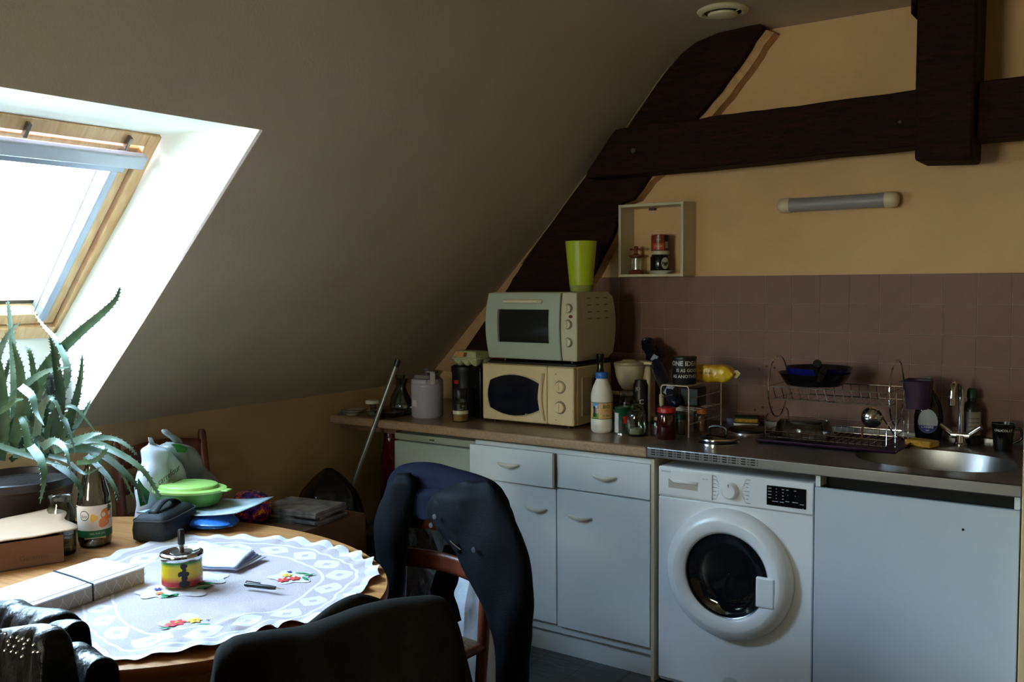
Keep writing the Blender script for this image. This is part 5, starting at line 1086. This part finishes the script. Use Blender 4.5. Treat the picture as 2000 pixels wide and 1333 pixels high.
# ---- papers, blue bag and green container
ub = thing('blue_plastic_bag', 'crumpled blue plastic bag lying under the leaflet', 'plastic bag', (-2.66, 1.99, TZ + .001))
b = MB(); b.grid(lambda u, v: Vector((.125 * math.cos(2 * PI * u) * math.sin(PI * min(v * .98 + .01, .99)) * (1 + .25 * nz(u * 9, v * 6, 1)), .085 * math.sin(2 * PI * u) * math.sin(PI * (v * .98 + .01)) * (1 + .2 * nz(u * 8, v * 6, 5)), .0215 - .0212 * math.cos(PI * v) + .001 * abs(nz(u * 12, v * 9, 9)))), 60, 18, True); b.obj('body', mat('blue_film', (50, 120, 206), .3, bump=.6, bump_s=30), ub, smooth=25)
lf = thing('printed_leaflet', 'thin printed card tray lying under the green container', 'paper', (-2.72, 2.035, TZ + .045), math.radians(20))
LFM = mat('leaflet_print', (206, 214, 216), .4, noise_s=10, rgb2=(120, 150, 160))
b = MB(); b.grid(lambda u, v: Vector((-.19 + .38 * u, -.125 + .25 * v, .018 * (2 * u - 1) ** 2 * (u > .5) + .004 * (2 * v - 1) ** 2)), 20, 8); b.obj('card', LFM, lf, solid=.002)
MB().tube([Vector((-.19 + .38 * u, -.1255, .018 * (2 * u - 1) ** 2 * (u > .5) + .004)) for u in [i / 12 for i in range(13)]], .002, 6).obj('card_edge', C((24, 26, 28), .5), lf)
gc = thing('green_container', 'oval pale green food container with a lid', 'food container', (-2.80, 2.02, TZ + .0525), math.radians(22))
GP = mat('green_tub', (100, 150, 70), .35); GL = mat('green_lid', (166, 208, 110), .35)
def ov(k, ky, z, n=56): return [Vector((.135 * k * math.cos(t), .095 * ky * math.sin(t), z)) for t in [2 * PI * i / n for i in range(n)]]
b = MB(); b.rings([ov(.70, .70, .0), ov(.80, .80, .006), ov(.90, .92, .03), ov(.96, .97, .048), ov(1.0, 1.0, .050)]); b.obj('tub', GP, gc, smooth=50)
b = MB(); b.rings([ov(1.02, 1.02, .0505), ov(1.03, 1.03, .058), ov(.98, .98, .060), ov(.82, .84, .061), ov(.80, .82, .070), ov(.76, .78, .073), ov(.2, .2, .0725)]); b.obj('lid', GL, gc, smooth=50)
MB().box((.145, 0, .055), (.03, .035, .005)).obj('lid_tab', GL, gc, bevel=.002)

# ---- plant
PX, PY = -3.13, 1.60
pot = thing('aloe_plant', 'large aloe vera with long toothed leaves in a dark brown pot', 'plant', (PX, PY, TZ + .001))
MB().lathe([(0, 0), (.130, 0), (.135, .006), (.165, .15), (.170, .155), (.176, .160), (.177, .185), (.172, .188), (.165, .186), (.160, .165), (0, .160)], n=64).obj('pot', mat('brown_pot', (38, 25, 23), .4), pot)
MB().lathe([(.164, .1655), (.1, .172), (0, .176)], n=40, cap=False).obj('soil', mat('soil', (40, 30, 24), .95, bump=1, bump_s=60), pot)
def aloe_mat(nm, c1, c2): return mat(nm, c1, .38, noise_s=22, rgb2=c2, stretch=(1, 1, 1), spec=.5)
AL = [aloe_mat('aloe_green', (84, 108, 74), (56, 82, 56)), aloe_mat('aloe_blue', (122, 142, 122), (88, 112, 92)), aloe_mat('aloe_dark', (54, 76, 50), (36, 56, 38))]
base = Vector((PX, PY, TZ)); 
def leaf(P2, ys, w_, mi, twist=0.0, curl=.35):
    n_ = len(P2); pts = []
    for i, (px, py) in enumerate(P2):
        yv = ys[0] + (ys[1] - ys[0]) * i / (n_ - 1); pts.append(A(px, py, 'y', yv))
    pts = spline(pts, 8); N_ = len(pts); b = MB(); R_ = []
    for i, p in enumerate(pts):
        t = i / (N_ - 1); d_ = (pts[min(i + 1, N_ - 1)] - pts[max(0, i - 1)]).normalized()
        view = (CAMP - p).normalized(); s_ = d_.cross(view).normalized(); nn = s_.cross(d_).normalized()
        tw = twist * (t + .2); s2 = s_ * math.cos(tw) + nn * math.sin(tw); n2 = -s_ * math.sin(tw) + nn * math.cos(tw)
        w2_ = w_ * (1 - t) ** .75 * (.85 + .3 * min(1, t * 4)) + .0007; th = w2_ * .34
        R_.append([p + s2 * (w2_ * c_) + n2 * (th * e_) for c_, e_ in ((-1, curl), (-.55, -.35), (0, -.85), (.55, -.35), (1, curl), (.5, .15), (0, -.05), (-.5, .15))])
        if 0 < i < N_ - 2 and i % 2 == 0 and w_ > .006:
            for sg in (-1, 1):
                q = p + s2 * (w2_ * sg) + n2 * (th * curl); b.add([q - d_ * .003, q + d_ * .004, q + s2 * sg * .0045 + d_ * .004, q + n2 * .002], [(0, 1, 2), (0, 3, 2), (1, 2, 3)])
    b.rings(R_); o = b.obj('leaf', AL[mi], pot, smooth=50, fix=True); o.location = -base - Vector((0, 0, .001)); return o
LV = [
 ([(45, 830), (62, 770), (100, 705), (150, 655), (200, 612), (226, 585), (235, 560)], (1.62, 1.70), .020, 0, .1),
 ([(30, 860), (30, 770), (26, 690), (19, 620), (15, 585)], (1.60, 1.62), .015, 1, .2),
 ([(-15, 760), (-5, 700), (15, 655), (41, 629)], (1.55, 1.52), .012, 1, .1),
 ([(100, 800), (125, 755), (131, 715), (110, 665), (88, 640), (68, 614)], (1.62, 1.66), .012, 1, .2),
 ([(108, 870), (118, 780), (110, 715), (104, 680), (97, 658)], (1.60, 1.58), .015, 2, .1),
 ([(20, 885), (42, 800), (40, 730), (32, 695), (24, 668)], (1.56, 1.52), .017, 0, .2),
 ([(78, 880), (72, 800), (65, 725), (58, 688), (47, 677)], (1.60, 1.58), .011, 0, .1),
 ([(15, 790), (50, 752), (90, 726), (136, 717)], (1.56, 1.60), .013, 1, .1),
 ([(115, 865), (142, 800), (157, 740), (161, 692)], (1.64, 1.68), .013, 0, .2),
 ([(90, 880), (130, 850), (160, 815), (177, 782)], (1.66, 1.74), .014, 1, .3),
 ([(40, 755), (62, 775), (70, 805), (86, 832)], (1.52, 1.50), .013, 1, .4),
 ([(82, 875), (105, 862), (128, 880), (138, 925)], (1.54, 1.50), .012, 1, .3),
 ([(100, 880), (150, 858), (220, 880), (275, 915), (303, 955), (313, 975)], (1.60, 1.72), .012, 0, .1),
 ([(110, 885), (160, 862), (215, 856), (250, 872), (268, 890)], (1.64, 1.72), .010, 1, .1),
 ([(110, 880), (180, 880), (235, 915), (268, 952), (285, 985)], (1.60, 1.68), .012, 2, .1),
 ([(140, 872), (155, 856), (171, 842)], (1.62, 1.64), .004, 0, 0),
 ([(105, 880), (150, 862), (180, 850), (199, 847)], (1.58, 1.60), .014, 1, .5),
 ([(-10, 868), (40, 885), (90, 902), (130, 912)], (1.50, 1.50), .009, 2, .1),
 ([(60, 872), (80, 900), (86, 935), (78, 985)], (1.50, 1.47), .014, 0, .3),
 ([(170, 890), (205, 925), (225, 955), (232, 982)], (1.60, 1.60), .008, 2, .1),
 ([(0, 900), (8, 820), (4, 740), (-4, 690)], (1.54, 1.50), .018, 0, .1),
 ([(32, 895), (38, 840), (52, 800), (90, 760)], (1.62, 1.66), .012, 1, .2),
 ([(130, 878), (175, 873), (215, 890), (240, 930), (262, 975)], (1.66, 1.74), .009, 0, .1),
 ([(-10, 810), (15, 795), (30, 783), (46, 780)], (1.50, 1.48), .009, 0, .1),
 ([(95, 890), (130, 900), (165, 925), (200, 912)], (1.55, 1.58), .007, 2, .1),
 ([(60, 885), (64, 820), (78, 770), (96, 742)], (1.58, 1.60), .012, 0, .2),
 ([(50, 890), (52, 850), (60, 830), (95, 845), (120, 860)], (1.66, 1.70), .012, 2, .2),
 ([(0, 860), (20, 880), (50, 880), (100, 862), (135, 868)], (1.58, 1.56), .010, 1, .2),
 ([(92, 895), (85, 840), (92, 800), (98, 740)], (1.67, 1.70), .012, 2, .1),
 ([(150, 905), (185, 900), (205, 880), (185, 868), (150, 872)], (1.58, 1.60), .007, 0, .1),
 ([(120, 870), (135, 840), (150, 790), (158, 765)], (1.66, 1.70), .007, 2, .1),
 ([(-20, 880), (-10, 800), (12, 730), (18, 700)], (1.60, 1.60), .012, 2, .1),
 ([(105, 905), (140, 930), (158, 960), (150, 1000)], (1.58, 1.60), .010, 2, .2),
 ([(20, 900), (60, 870), (110, 850), (150, 838)], (1.64, 1.68), .010, 2, .1),
]
for k in range(14):
    x0_, y0_ = 10 + 8 * k % 90, 880 + 3 * (k % 4); sx_ = (-1, 1)[k % 2] * (18 + 11 * (k % 5)); up_ = 25 + 17 * (k * 7 % 5)
    LV.append(([(x0_, y0_), (x0_ + sx_ * .4, y0_ - up_), (x0_ + sx_, y0_ - up_ * 1.15), (x0_ + sx_ * 1.7, y0_ - up_ * .5 + 12 * (k % 3))], (1.54 + .02 * (k % 6), 1.52 + .035 * (k % 5)), .009 + .001 * (k % 4), k % 3, .25))
for a_ in LV: leaf(*a_)
# dark pot cover object behind the plant on the sill
dv = thing('dark_vase', 'small dark vase behind the aloe leaves on the window sill', 'vase', (-3.40, 1.86, 1.096))
MB().lathe([(0, 0), (.05, 0), (.055, .01), (.05, .10), (.04, .14), (.045, .15), (.040, .15), (.035, .14), (0, .05)], n=30).obj('body', C((24, 22, 26), .3), dv)

# ================================================================ CHAIRS
RUSH = mat('rush_seat', (150, 130, 100), .9, noise_s=30, rgb2=(96, 78, 56), bump=.8, bump_s=120, stretch=(1, 6, 1))
def chair(name, label, loc, rz):
    t = thing(name, label, 'chair', loc, rz)          # back posts at local y=0, seat towards +y
    for s_ in (-1, 1):
        x_ = s_ * .195
        MB().tube([(x_ * .96, .03, 0), (x_ * .97, .015, .25), (x_, .0, .45), (x_, -.02, .72), (x_, -.045, .96), (x_, -.046, .975)], [.016, .018, .020, .019, .017, .011], 14).obj('back_post', CHAIRW, t)
        MB().tube([(x_ * 1.08, .40, 0), (x_ * 1.1, .40, .25), (x_ * 1.1, .40, .465)], [.016, .020, .021], 14).obj('leg', CHAIRW, t)
        for z_ in (.16, .26): MB().tube([(x_ * .97, .02, z_), (x_ * 1.09, .40, z_)], .010, 8).obj('stretcher', CHAIRW, t)
        MB().tube([(x_, .0, .43), (x_ * 1.1, .40, .43)], .016, 10).obj('seat_rail', CHAIRW, t)
    MB().tube([(-.21, .40, .43), (.21, .40, .43)], .016, 10).obj('seat_rail', CHAIRW, t); MB().tube([(-.21, .40, .2), (.21, .40, .2)], .010, 8).obj('stretcher', CHAIRW, t); MB().tube([(-.19, .01, .2), (.19, .01, .2)], .010, 8).obj('stretcher', CHAIRW, t)
    b = MB()
    def fn(u, v):
        x_ = (u - .5) * (.40 + .04 * v); y_ = -.0 + .41 * v; rid = .0025 * math.sin(90 * max(abs(u - .5), abs(v - .5))); e = (1 - (2 * u - 1) ** 6) * (1 - (2 * v - 1) ** 6)
        return Vector((x_, y_, .437 + .018 * e + rid))
    b.grid(fn, 40, 40); b.obj('seat', RUSH, t)
    for z_, h_, yy_ in ((.66, .065, -.012), (.80, .065, -.026), (.90, .07, -.037)):
        b = MB(); b.grid(lambda u, v: Vector((-.19 + .38 * u, yy_ - .022 * math.sin(PI * u), z_ - h_ / 2 + h_ * v + (.022 * math.sin(PI * u) * (v) if z_ > .85 else .008 * math.sin(PI * u)))), 16, 4); b.obj('back_slat', CHAIRW, t, solid=.014)
    return t
chair('dining_chair', 'dark wooden chair against the low wall holding the shopping bags', (-3.225, 2.236, 0), -PI / 2)
chair('dining_chair', 'dark wooden rush-seat chair carrying the navy coat, in front of the fridge', (-1.955, 2.372, 0), PI - .09).scale = (1, 1, .95)
chair('dining_chair', 'wooden chair nearest the camera, hidden under the olive-brown jacket', (-1.235, 1.165, 0), math.radians(49.5)).scale = (.92, 1, .90)
chair('dining_chair', 'wooden chair at the lower left, hidden under the black leather jacket', (-2.0, .93, 0), math.radians(2)).scale = (1, 1, .92)

# ---- cloth helpers
def plane_hit(px, py, p0_, n_):
    r_ = ray(px, py); t = (Vector(p0_) - CAMP).dot(Vector(n_)) / r_.dot(Vector(n_)); return CAMP + r_ * t
def rows_loft(rows, p0_, n_, th, name, m_, par, wr=.006, nseg=28, fr=14, sub=8):
    n_ = Vector(n_).normalized(); L_ = [plane_hit(a_[1], a_[0], p0_, n_) for a_ in rows]; R__ = [plane_hit(a_[2], a_[0], p0_, n_) for a_ in rows]
    L_ = spline(L_, sub); R__ = spline(R__, sub); b = MB(); rg = []
    for i, (l, r_) in enumerate(zip(L_, R__)):
        c_ = (l + r_) / 2; h = (r_ - l) / 2; t = i / (len(L_) - 1); e = min(1, (math.sin(PI * min(t * 4, .5)) if t < .125 else 1)); T_ = (th if not callable(th) else th(t)) * max(.25, e)
        ring = []
        for k in range(nseg):
            a_ = 2 * PI * k / nseg; p = c_ + h * math.cos(a_) + n_ * T_ * math.sin(a_)
            q = p * fr; f = nz(q.x, q.y, q.z * .45) ; ring.append(p + n_ * (f * wr * 1.6) * (math.sin(a_) ) + h.normalized() * (wr * .6 * nz(q.x + 9, q.y, q.z) * abs(math.sin(a_))))
        rg.append(ring)
    b.rings(rg); o = b.obj(name, m_, par, smooth=60); o.location = -Vector(par.location); return o
def drape(prof_, p0_, n_, t0, t1, zb, name, m_, par, wr=.01, fr=9, nu=90, nv=26, flare=.0):
    n_ = Vector(n_).normalized(); P_ = spline([plane_hit(px, py, p0_, n_) for px, py in prof_], 8); b = MB()
    def fn(u, v):
        f = u * (len(P_) - 1); i = min(int(f), len(P_) - 2); p = P_[i].lerp(P_[i + 1], f - i); a_ = (v - .5) * 2     # -1 front .. 1 back
        s_ = abs(a_); top = .22
        if s_ < top: ph = s_ / top * PI / 2; off_ = t0 * math.sin(ph); z_ = p.z - t0 * (1 - math.cos(ph))
        else: q = (s_ - top) / (1 - top); off_ = t0 + (t1 - t0) * q ** .7; z_ = (p.z - t0) + (zb - (p.z - t0)) * q
        edge_ = min(1, u * 8, (1 - u) * 8) ** .5; pos = Vector((p.x, p.y, z_)) + n_ * (off_ * edge_ * (1 if a_ > 0 else -1))
        q3 = Vector((pos.x * fr, pos.y * fr, pos.z * fr * .35)); w_ = nz(q3.x, q3.y, q3.z) * wr + .5 * wr * nz(q3.x * 2.3, q3.y * 2.3, q3.z * 2 + 7)
        return pos + n_ * w_ * (1 if a_ > 0 else -1) * min(1, s_ * 5)
    b.grid(fn, nu, nv * 2); o = b.obj(name, m_, par, smooth=70, fix=False, solid=.004); o.location = -Vector(par.location); return o
NAVY = mat('navy_wool', (14, 15, 32), .85, noise_s=60, amt=.15, spec=.12, bump=.15, bump_s=300)
DNAV = mat('dark_navy_cloth', (6, 7, 13), .75, noise_s=30, amt=.2, spec=.12, bump=.15, bump_s=200)
cp = (-1.95, 2.40, .9); cn = (.09, 1, 0)
nc = thing('navy_coat', 'dark navy coat draped over the rush-seat chair with sleeves hanging', 'coat', (-1.95, 2.40, .42))
drape([(766, 960), (776, 918), (800, 906), (840, 905), (880, 915), (950, 937), (975, 965), (985, 990)], (-1.95, 2.40, .9), cn, .045, .070, .80, 'shoulders', NAVY, nc, .008)
rows_loft([(940, 905, 952), (965, 850, 975), (1000, 838, 996), (1040, 862, 1013), (1070, 888, 1024), (1100, 902, 1032), (1150, 928, 1038), (1200, 955, 1038), (1260, 972, 1032), (1330, 975, 1026), (1400, 976, 1022)], (-1.90, 2.30, .9), cn, lambda t: .055 - .01 * t, 'sleeve', DNAV, nc, .012)
rows_loft([(925, 778, 800), (950, 762, 812), (990, 744, 806), (1030, 732, 796), (1080, 738, 790), (1120, 748, 787), (1160, 752, 782), (1178, 756, 776)], (-2.1, 2.33, .9), cn, .04, 'sleeve', DNAV, nc, .012)
rows_loft([(955, 790, 900), (985, 800, 900), (1005, 812, 890), (1012, 820, 870)], (-2.0, 2.345, .9), cn, .025, 'collar', NAVY, nc, .008)
rows_loft([(970, 848, 905), (1000, 843, 915), (1030, 852, 915), (1055, 875, 912), (1075, 889, 906)], (-1.9, 2.27, .9), cn, .02, 'lapel', DNAV, nc, .006)
rows_loft([(1065, 868, 912), (1100, 858, 902), (1140, 845, 893), (1160, 843, 886), (1185, 876, 892), (1215, 890, 896)], (-1.9, 2.47, .7), cn, .018, 'belt_end', DNAV, nc, .005)
p = plane_hit(889, 1066, (-1.9, 2.24, .9), cn) - Vector(nc.location); MB().tube([p + Vector((-.02, 0, .012)), p, p + Vector((.022, 0, -.01))], .003, 8).obj('buckle', CHROME, nc)
for (bx_, by_) in ((849, 1010), (842, 1027), (925, 1075)): p = plane_hit(bx_, by_, (-1.9, 2.235, .9), cn) - Vector(nc.location); MB().lathe([(0, -.003), (.008, -.002), (.009, .001)], p, 12, axis='y').obj('button', C((60, 60, 66), .4), nc)
# olive-brown jacket, nearest chair
ON = Vector((-.76, .65, 0)); OP = (-1.20, 1.135, .9)
OLV = mat('olive_cloth', (26, 22, 17), .9, noise_s=40, amt=.15, spec=.08, bump=.2, bump_s=350)
oj = thing('olive_jacket', 'dark olive-brown jacket hung over the chair nearest the camera', 'jacket', (-1.17, 1.12, .32))
drape([(408, 1360), (416, 1315), (424, 1275), (445, 1256), (472, 1245), (530, 1236), (589, 1228), (650, 1208), (700, 1190), (760, 1176), (810, 1170), (850, 1168), (876, 1180), (893, 1222), (905, 1270), (922, 1335)], OP, ON, .050, .10, .34, 'body', OLV, oj, .010)
drape([(585, 1234), (600, 1222), (640, 1190), (670, 1173), (690, 1165), (706, 1163), (730, 1168), (755, 1178), (780, 1190)], (-1.235, 1.165, .9), ON, .018, .03, .78, 'collar', OLV, oj, .006, nv=12, nu=50)
# leather jacket lower left
LTH = mat('black_leather', (7, 8, 11), .42, noise_s=12, amt=.3, bump=.9, bump_s=30, spec=.22)
lj = thing('leather_jacket', 'black studded leather jacket crumpled over the lower left chair', 'jacket', (-1.87, .88, .40))
LN = Vector((.2, 1, 0))
drape([(-190, 1240), (-150, 1190), (-80, 1180), (0, 1176), (26, 1174), (40, 1186), (82, 1191), (104, 1194), (118, 1204), (124, 1250)], (-1.87, .94, .9), LN, .035, .08, .55, 'body', LTH, lj, .022, 14)
drape([(96, 1235), (108, 1216), (148, 1216), (146, 1240), (142, 1262), (150, 1300)], (-1.78, .90, .9), LN, .018, .035, .62, 'sleeve', LTH, lj, .010, 14, nu=40)
drape([(120, 1300), (135, 1262), (150, 1258), (160, 1263), (172, 1278), (197, 1290), (192, 1310), (184, 1345)], (-1.72, .86, .9), LN, .02, .05, .55, 'cuff', LTH, lj, .014, 14, nu=40)
drape([(-160, 1275), (-60, 1245), (0, 1232), (40, 1226), (80, 1222), (105, 1236), (112, 1290), (110, 1340)], (-1.85, .80, .9), LN, .02, .04, .58, 'front_panel', LTH, lj, .012, 14)
SW = C((230, 235, 245), .2, 1)
for (sx_, sy_) in ((2, 1233), (13, 1238), (24, 1245), (36, 1246), (47, 1248), (18, 1253), (40, 1252), (58, 1251), (20, 1260), (30, 1263), (50, 1258), (68, 1260), (12, 1271), (25, 1273), (35, 1275), (48, 1267), (45, 1283), (68, 1274), (77, 1274)):
    p = plane_hit(sx_, sy_, (-1.85, .765, .9), LN) - Vector(lj.location); MB().lathe([(0, -.004), (.0022, -.0028), (.0028, 0)], p, 8, axis='y').obj('stud', SW, lj)

# ================================================================ BAGS AND THINGS BY THE LOW WALL
def lumpy(name, label, loc, prof_, m_, seed, wr=.12, cat='plastic bag', sx=1, sy=1, rz=0, smooth=30, n=56, knot=True):
    t = thing(name, label, cat, loc, rz); b = MB()
    def fn(u, v):
        a_ = 2 * PI * u; r_ = interp(prof_, v); z_ = prof_[-1][0] and v; H = prof_h[0]
        k_ = 1 + wr * nz(math.cos(a_) * 2 + seed, math.sin(a_) * 2, v * 4) + wr * .6 * nz(math.cos(a_) * 6 + seed, math.sin(a_) * 6, v * 3 + 4)
        return Vector((r_ * k_ * math.cos(a_) * sx, r_ * k_ * math.sin(a_) * sy, v * H))
    b.grid(fn, n, 30, True); b.add([(0, 0, .0005)], []); b.obj('body', m_, t, smooth=smooth)
    return t
prof_h = [.5]
WF = mat('white_film', (214, 218, 226), .3, noise_s=6, amt=.06, bump=.5, bump_s=22)
BFm = mat('black_film', (12, 12, 14), .25, bump=.7, bump_s=18)
prof_h[0] = .60; bb1 = lumpy('black_bin_bag', 'shiny black bin bag against the low wall behind the table end', (-2.66, 2.98, 0), [(0, .01), (.02, .19), (.3, .23), (.65, .22), (.88, .17), (.96, .09), (1, .02)], BFm, 3, cat='bin bag')
prof_h[0] = .72; lumpy('black_bin_bag', 'taller black bin bag in the corner under the worktop end', (-3.15, 3.03, 0), [(0, .01), (.02, .15), (.3, .17), (.6, .17), (.85, .13), (.95, .07), (1, .02)], BFm, 8, cat='bin bag')
prof_h[0] = .52; lumpy('black_bin_bag', 'low black bin bag directly left of the navy coat', (-2.42, 2.74, 0), [(0, .01), (.02, .19), (.3, .22), (.6, .19), (.85, .12), (1, .02)], BFm, 12, cat='bin bag')
prof_h[0] = .56; lumpy('white_bin_bag', 'white plastic bag seen through the back of the rush-seat chair', (-2.09, 2.77, 0), [(0, .01), (.03, .13), (.4, .155), (.7, .12), (.9, .06), (1, .02)], WF, 5, cat='plastic bag')
rdb = thing('red_plastic_bag', 'dark red glossy bag squeezed between low wall and fridge under the worktop', 'plastic bag', (-3.075, 3.42, 0))
b = MB(); b.grid(lambda u, v: Vector((.075 * math.cos(2 * PI * u) * (1 + .2 * nz(u * 6, v * 5, 2)) * (.9 + .1 * math.sin(v * 7)), .07 * math.sin(2 * PI * u) * (1 + .2 * nz(u * 6, v * 5, 7)), .74 + .13 * (v - .5) * 1.9)), 30, 14, True); 
rdb.location = (-3.075, 3.42, 0); b = MB(); b.grid(lambda u, v: Vector((.085 * math.cos(2 * PI * u) * (1 + .2 * nz(u * 6, v * 9, 2)) * math.sin(PI * (v * .9 + .05)) ** .3, .08 * math.sin(2 * PI * u) * (1 + .2 * nz(u * 6, v * 9, 7)), .86 * v)), 36, 24, True); b.obj('body', mat('dark_red_film', (84, 14, 18), .2, bump=.5, bump_s=25), rdb)
# mop handle
p0_ = A(730, 835, 'y', 3.212); p1_ = A(778, 703, 'y', 3.30); dd = (p1_ - p0_); tt = (p0_.z - .0) / dd.z
mopb = p0_ - dd * tt; mh = thing('mop_handle', 'long grey metal mop handle leaning against the worktop edge', 'mop', mopb)
MB().tube([Vector((0, 0, 0)) + dd.normalized() * .06, p1_ - mopb - dd.normalized() * .035], .0115, 14).obj('pole', mat('grey_pole', (140, 138, 132), .35, .6), mh)
MB().tube([p1_ - mopb - dd.normalized() * .036, p1_ - mopb], .0135, 14).obj('cap', BLACK, mh); MB().tube([(0, 0, .004), dd.normalized() * .065], [.03, .016], 14).obj('socket', BLACK, mh)
# shopping bags on the rear chair
cbg = thing('shopping_bag', 'white supermarket carrier bag with black lettering on the wall-side chair', 'shopping bag', (-3.03, 2.13, .46))
FWm = mat('carrier_film', (220, 226, 234), .3, noise_s=7, amt=.05, bump=.5, bump_s=18, trans=.1)
def film(rows, p0_, n_, th, name, m_, par, wr=.02): return rows_loft(rows, p0_, n_, th, name, m_, par, wr, 40, 16)
BN = Vector((-1, -.35, 0)); BP = (-2.98, 2.13, .8)
film([(866, 291, 303), (882, 288, 326), (905, 286, 340), (930, 276, 352), (960, 270, 368), (985, 270, 378), (1020, 272, 384), (1060, 280, 384), (1100, 288, 384), (1132, 300, 376)], BP, BN, .055, 'body', FWm, cbg, .022)
film([(866, 291, 296), (855, 290, 296), (868, 296, 303)], BP, BN, .004, 'bag_handle', FWm, cbg, .001)
p = [plane_hit(*q, (-2.90, 2.13, .8), BN) for q in ((270, 935), (280, 950), (292, 962), (288, 985), (274, 990), (268, 960))]
b = MB(); b.add([q - Vector(cbg.location) for q in p], [tuple(range(6))]); b.obj('green_panel', C((20, 140, 90), .4), cbg, smooth=0, solid=.002)
o1 = plane_hit(308, 945, (-2.895, 2.13, .8), BN); o2 = plane_hit(352, 912, (-2.895, 2.13, .8), BN); rv_ = (o2 - o1); ctr = (o1 + o2) / 2 - Vector(cbg.location); uv_ = rv_.cross(BN).normalized() * -1
uv_ = uv_ if uv_.z > 0 else -uv_
text_flat('carrefour', rv_.length * .25, ctr, rv_, uv_, C((24, 26, 30), .5), cbg)
for k in range(7):
    q0 = plane_hit(337 + k * 1.2, 944 + k * 3, (-2.895, 2.13, .8), BN) - Vector(cbg.location); q1 = plane_hit(356 + k * 1.6, 936 + k * 3, (-2.895, 2.13, .8), BN) - Vector(cbg.location); MB().tube([q0, q1], .0012, 4).obj('barcode_line', C((30, 32, 36), .6), cbg)
q0 = plane_hit(372, 940, (-2.895, 2.13, .8), BN) - Vector(cbg.location); MB().tube([q0 + rv_.normalized() * .014 * math.cos(t) + uv_ * .011 * math.sin(t) for t in [2 * PI * k / 20 for k in range(20)]], .001, 4, closed=True).obj('round_logo', C((30, 32, 36), .6), cbg); text_flat('c', .02, q0, rv_, uv_, C((30, 32, 36), .6), cbg, True)
tb = thing('translucent_bag', 'milky knotted plastic bag behind the carrier bag on the wall-side chair', 'plastic bag', (-3.09, 2.30, .46))
TF = mat('milky_film', (176, 176, 172), .35, bump=.5, bump_s=20, trans=.25)
film([(864, 330, 348), (876, 322, 368), (900, 330, 385), (925, 345, 402), (950, 355, 424), (980, 360, 432), (1020, 362, 430), (1060, 364, 426)], (-3.05, 2.3, .8), BN, .05, 'body', TF, tb, .02)
film([(839, 318, 324), (848, 321, 336), (858, 335, 352), (868, 345, 356)], (-3.04, 2.3, .8), BN, .012, 'knot', TF, tb, .006)
film([(868, 334, 352), (876, 342, 366), (884, 346, 362)], (-2.985, 2.3, .8), BN, .006, 'green_print', C((60, 140, 50), .4), tb, .002)
# storage crate with magazines and pouch behind the table end
sb = thing('storage_box', 'cardboard storage box behind the table, carrying the newspapers and pouch', 'box', (-2.90, 2.57, 0))
for a_ in ((-.22, .22, -.21, -.205, 0, .62), (-.22, .22, .205, .21, 0, .62), (-.22, -.215, -.205, .205, 0, .62), (.215, .22, -.205, .205, 0, .62), (-.22, .22, -.21, .21, .62, .626)): MB().bx(*a_).obj('panel', CB, sb, smooth=0)
for k in range(5):
    q = tag(MB().bx(-.14, .14, -.10, .10, 0, .011).obj('magazine', mat('magazine_%d' % k, (120 + 12 * k, 116 + 9 * k, 112 + 6 * k), .5, noise_s=20, rgb2=(70, 64, 66)), bevel=.001), ['lowest magazine in the stack behind the table', 'second magazine up in the stack behind the table', 'middle magazine in the stack behind the table', 'fourth magazine up in the stack behind the table', 'top magazine of the stack behind the table end'][k], 'magazine', 'magazines stacked behind the table'); q.location = (-2.835 + .01 * math.sin(k * 2.3), 2.58, .6265 + k * .0115); q.rotation_euler = (0, 0, .2 + .12 * math.sin(k * 4))
pc = thing('patterned_pouch', 'round pouch with red, yellow and purple print behind the green container', 'pouch', (-2.965, 2.43, .6265))
b = MB(); b.grid(lambda u, v: Vector((.095 * math.cos(2 * PI * u) * math.sin(PI * v) ** .6, .06 * math.sin(2 * PI * u) * math.sin(PI * v) ** .6, .062 - .062 * math.cos(PI * v))), 44, 18, True)
pm_ = bpy.data.materials.new('psychedelic_print'); pm_.use_nodes = True; nt = pm_.node_tree; n1 = nt.nodes.new('ShaderNodeTexNoise'); n1.inputs['Scale'].default_value = 14; n1.inputs['Distortion'].default_value = 2.5; tc = nt.nodes.new('ShaderNodeTexCoord'); nt.links.new(tc.outputs['Object'], n1.inputs[0]); cr2 = nt.nodes.new('ShaderNodeValToRGB'); cr2.color_ramp.interpolation = 'CONSTANT'; nt.links.new(n1.outputs[0], cr2.inputs[0]); e = cr2.color_ramp.elements; e[0].color = lin((14, 12, 16)); e[1].position = .42; e[1].color = lin((90, 30, 140))
for p_, c_ in ((.52, (200, 40, 40)), (.6, (230, 170, 40)), (.66, (16, 14, 16))): q = e.new(p_); q.color = lin(c_)
nt.links.new(cr2.outputs[0], nt.nodes['Principled BSDF'].inputs[0]); b.obj('body', pm_, pc)
MB().tube([Vector((.095 * math.cos(t), .0, .062 + .062 * math.sin(t))) for t in [PI * k / 16 for k in range(17)]], .003, 6).obj('zip', BLACK, pc)
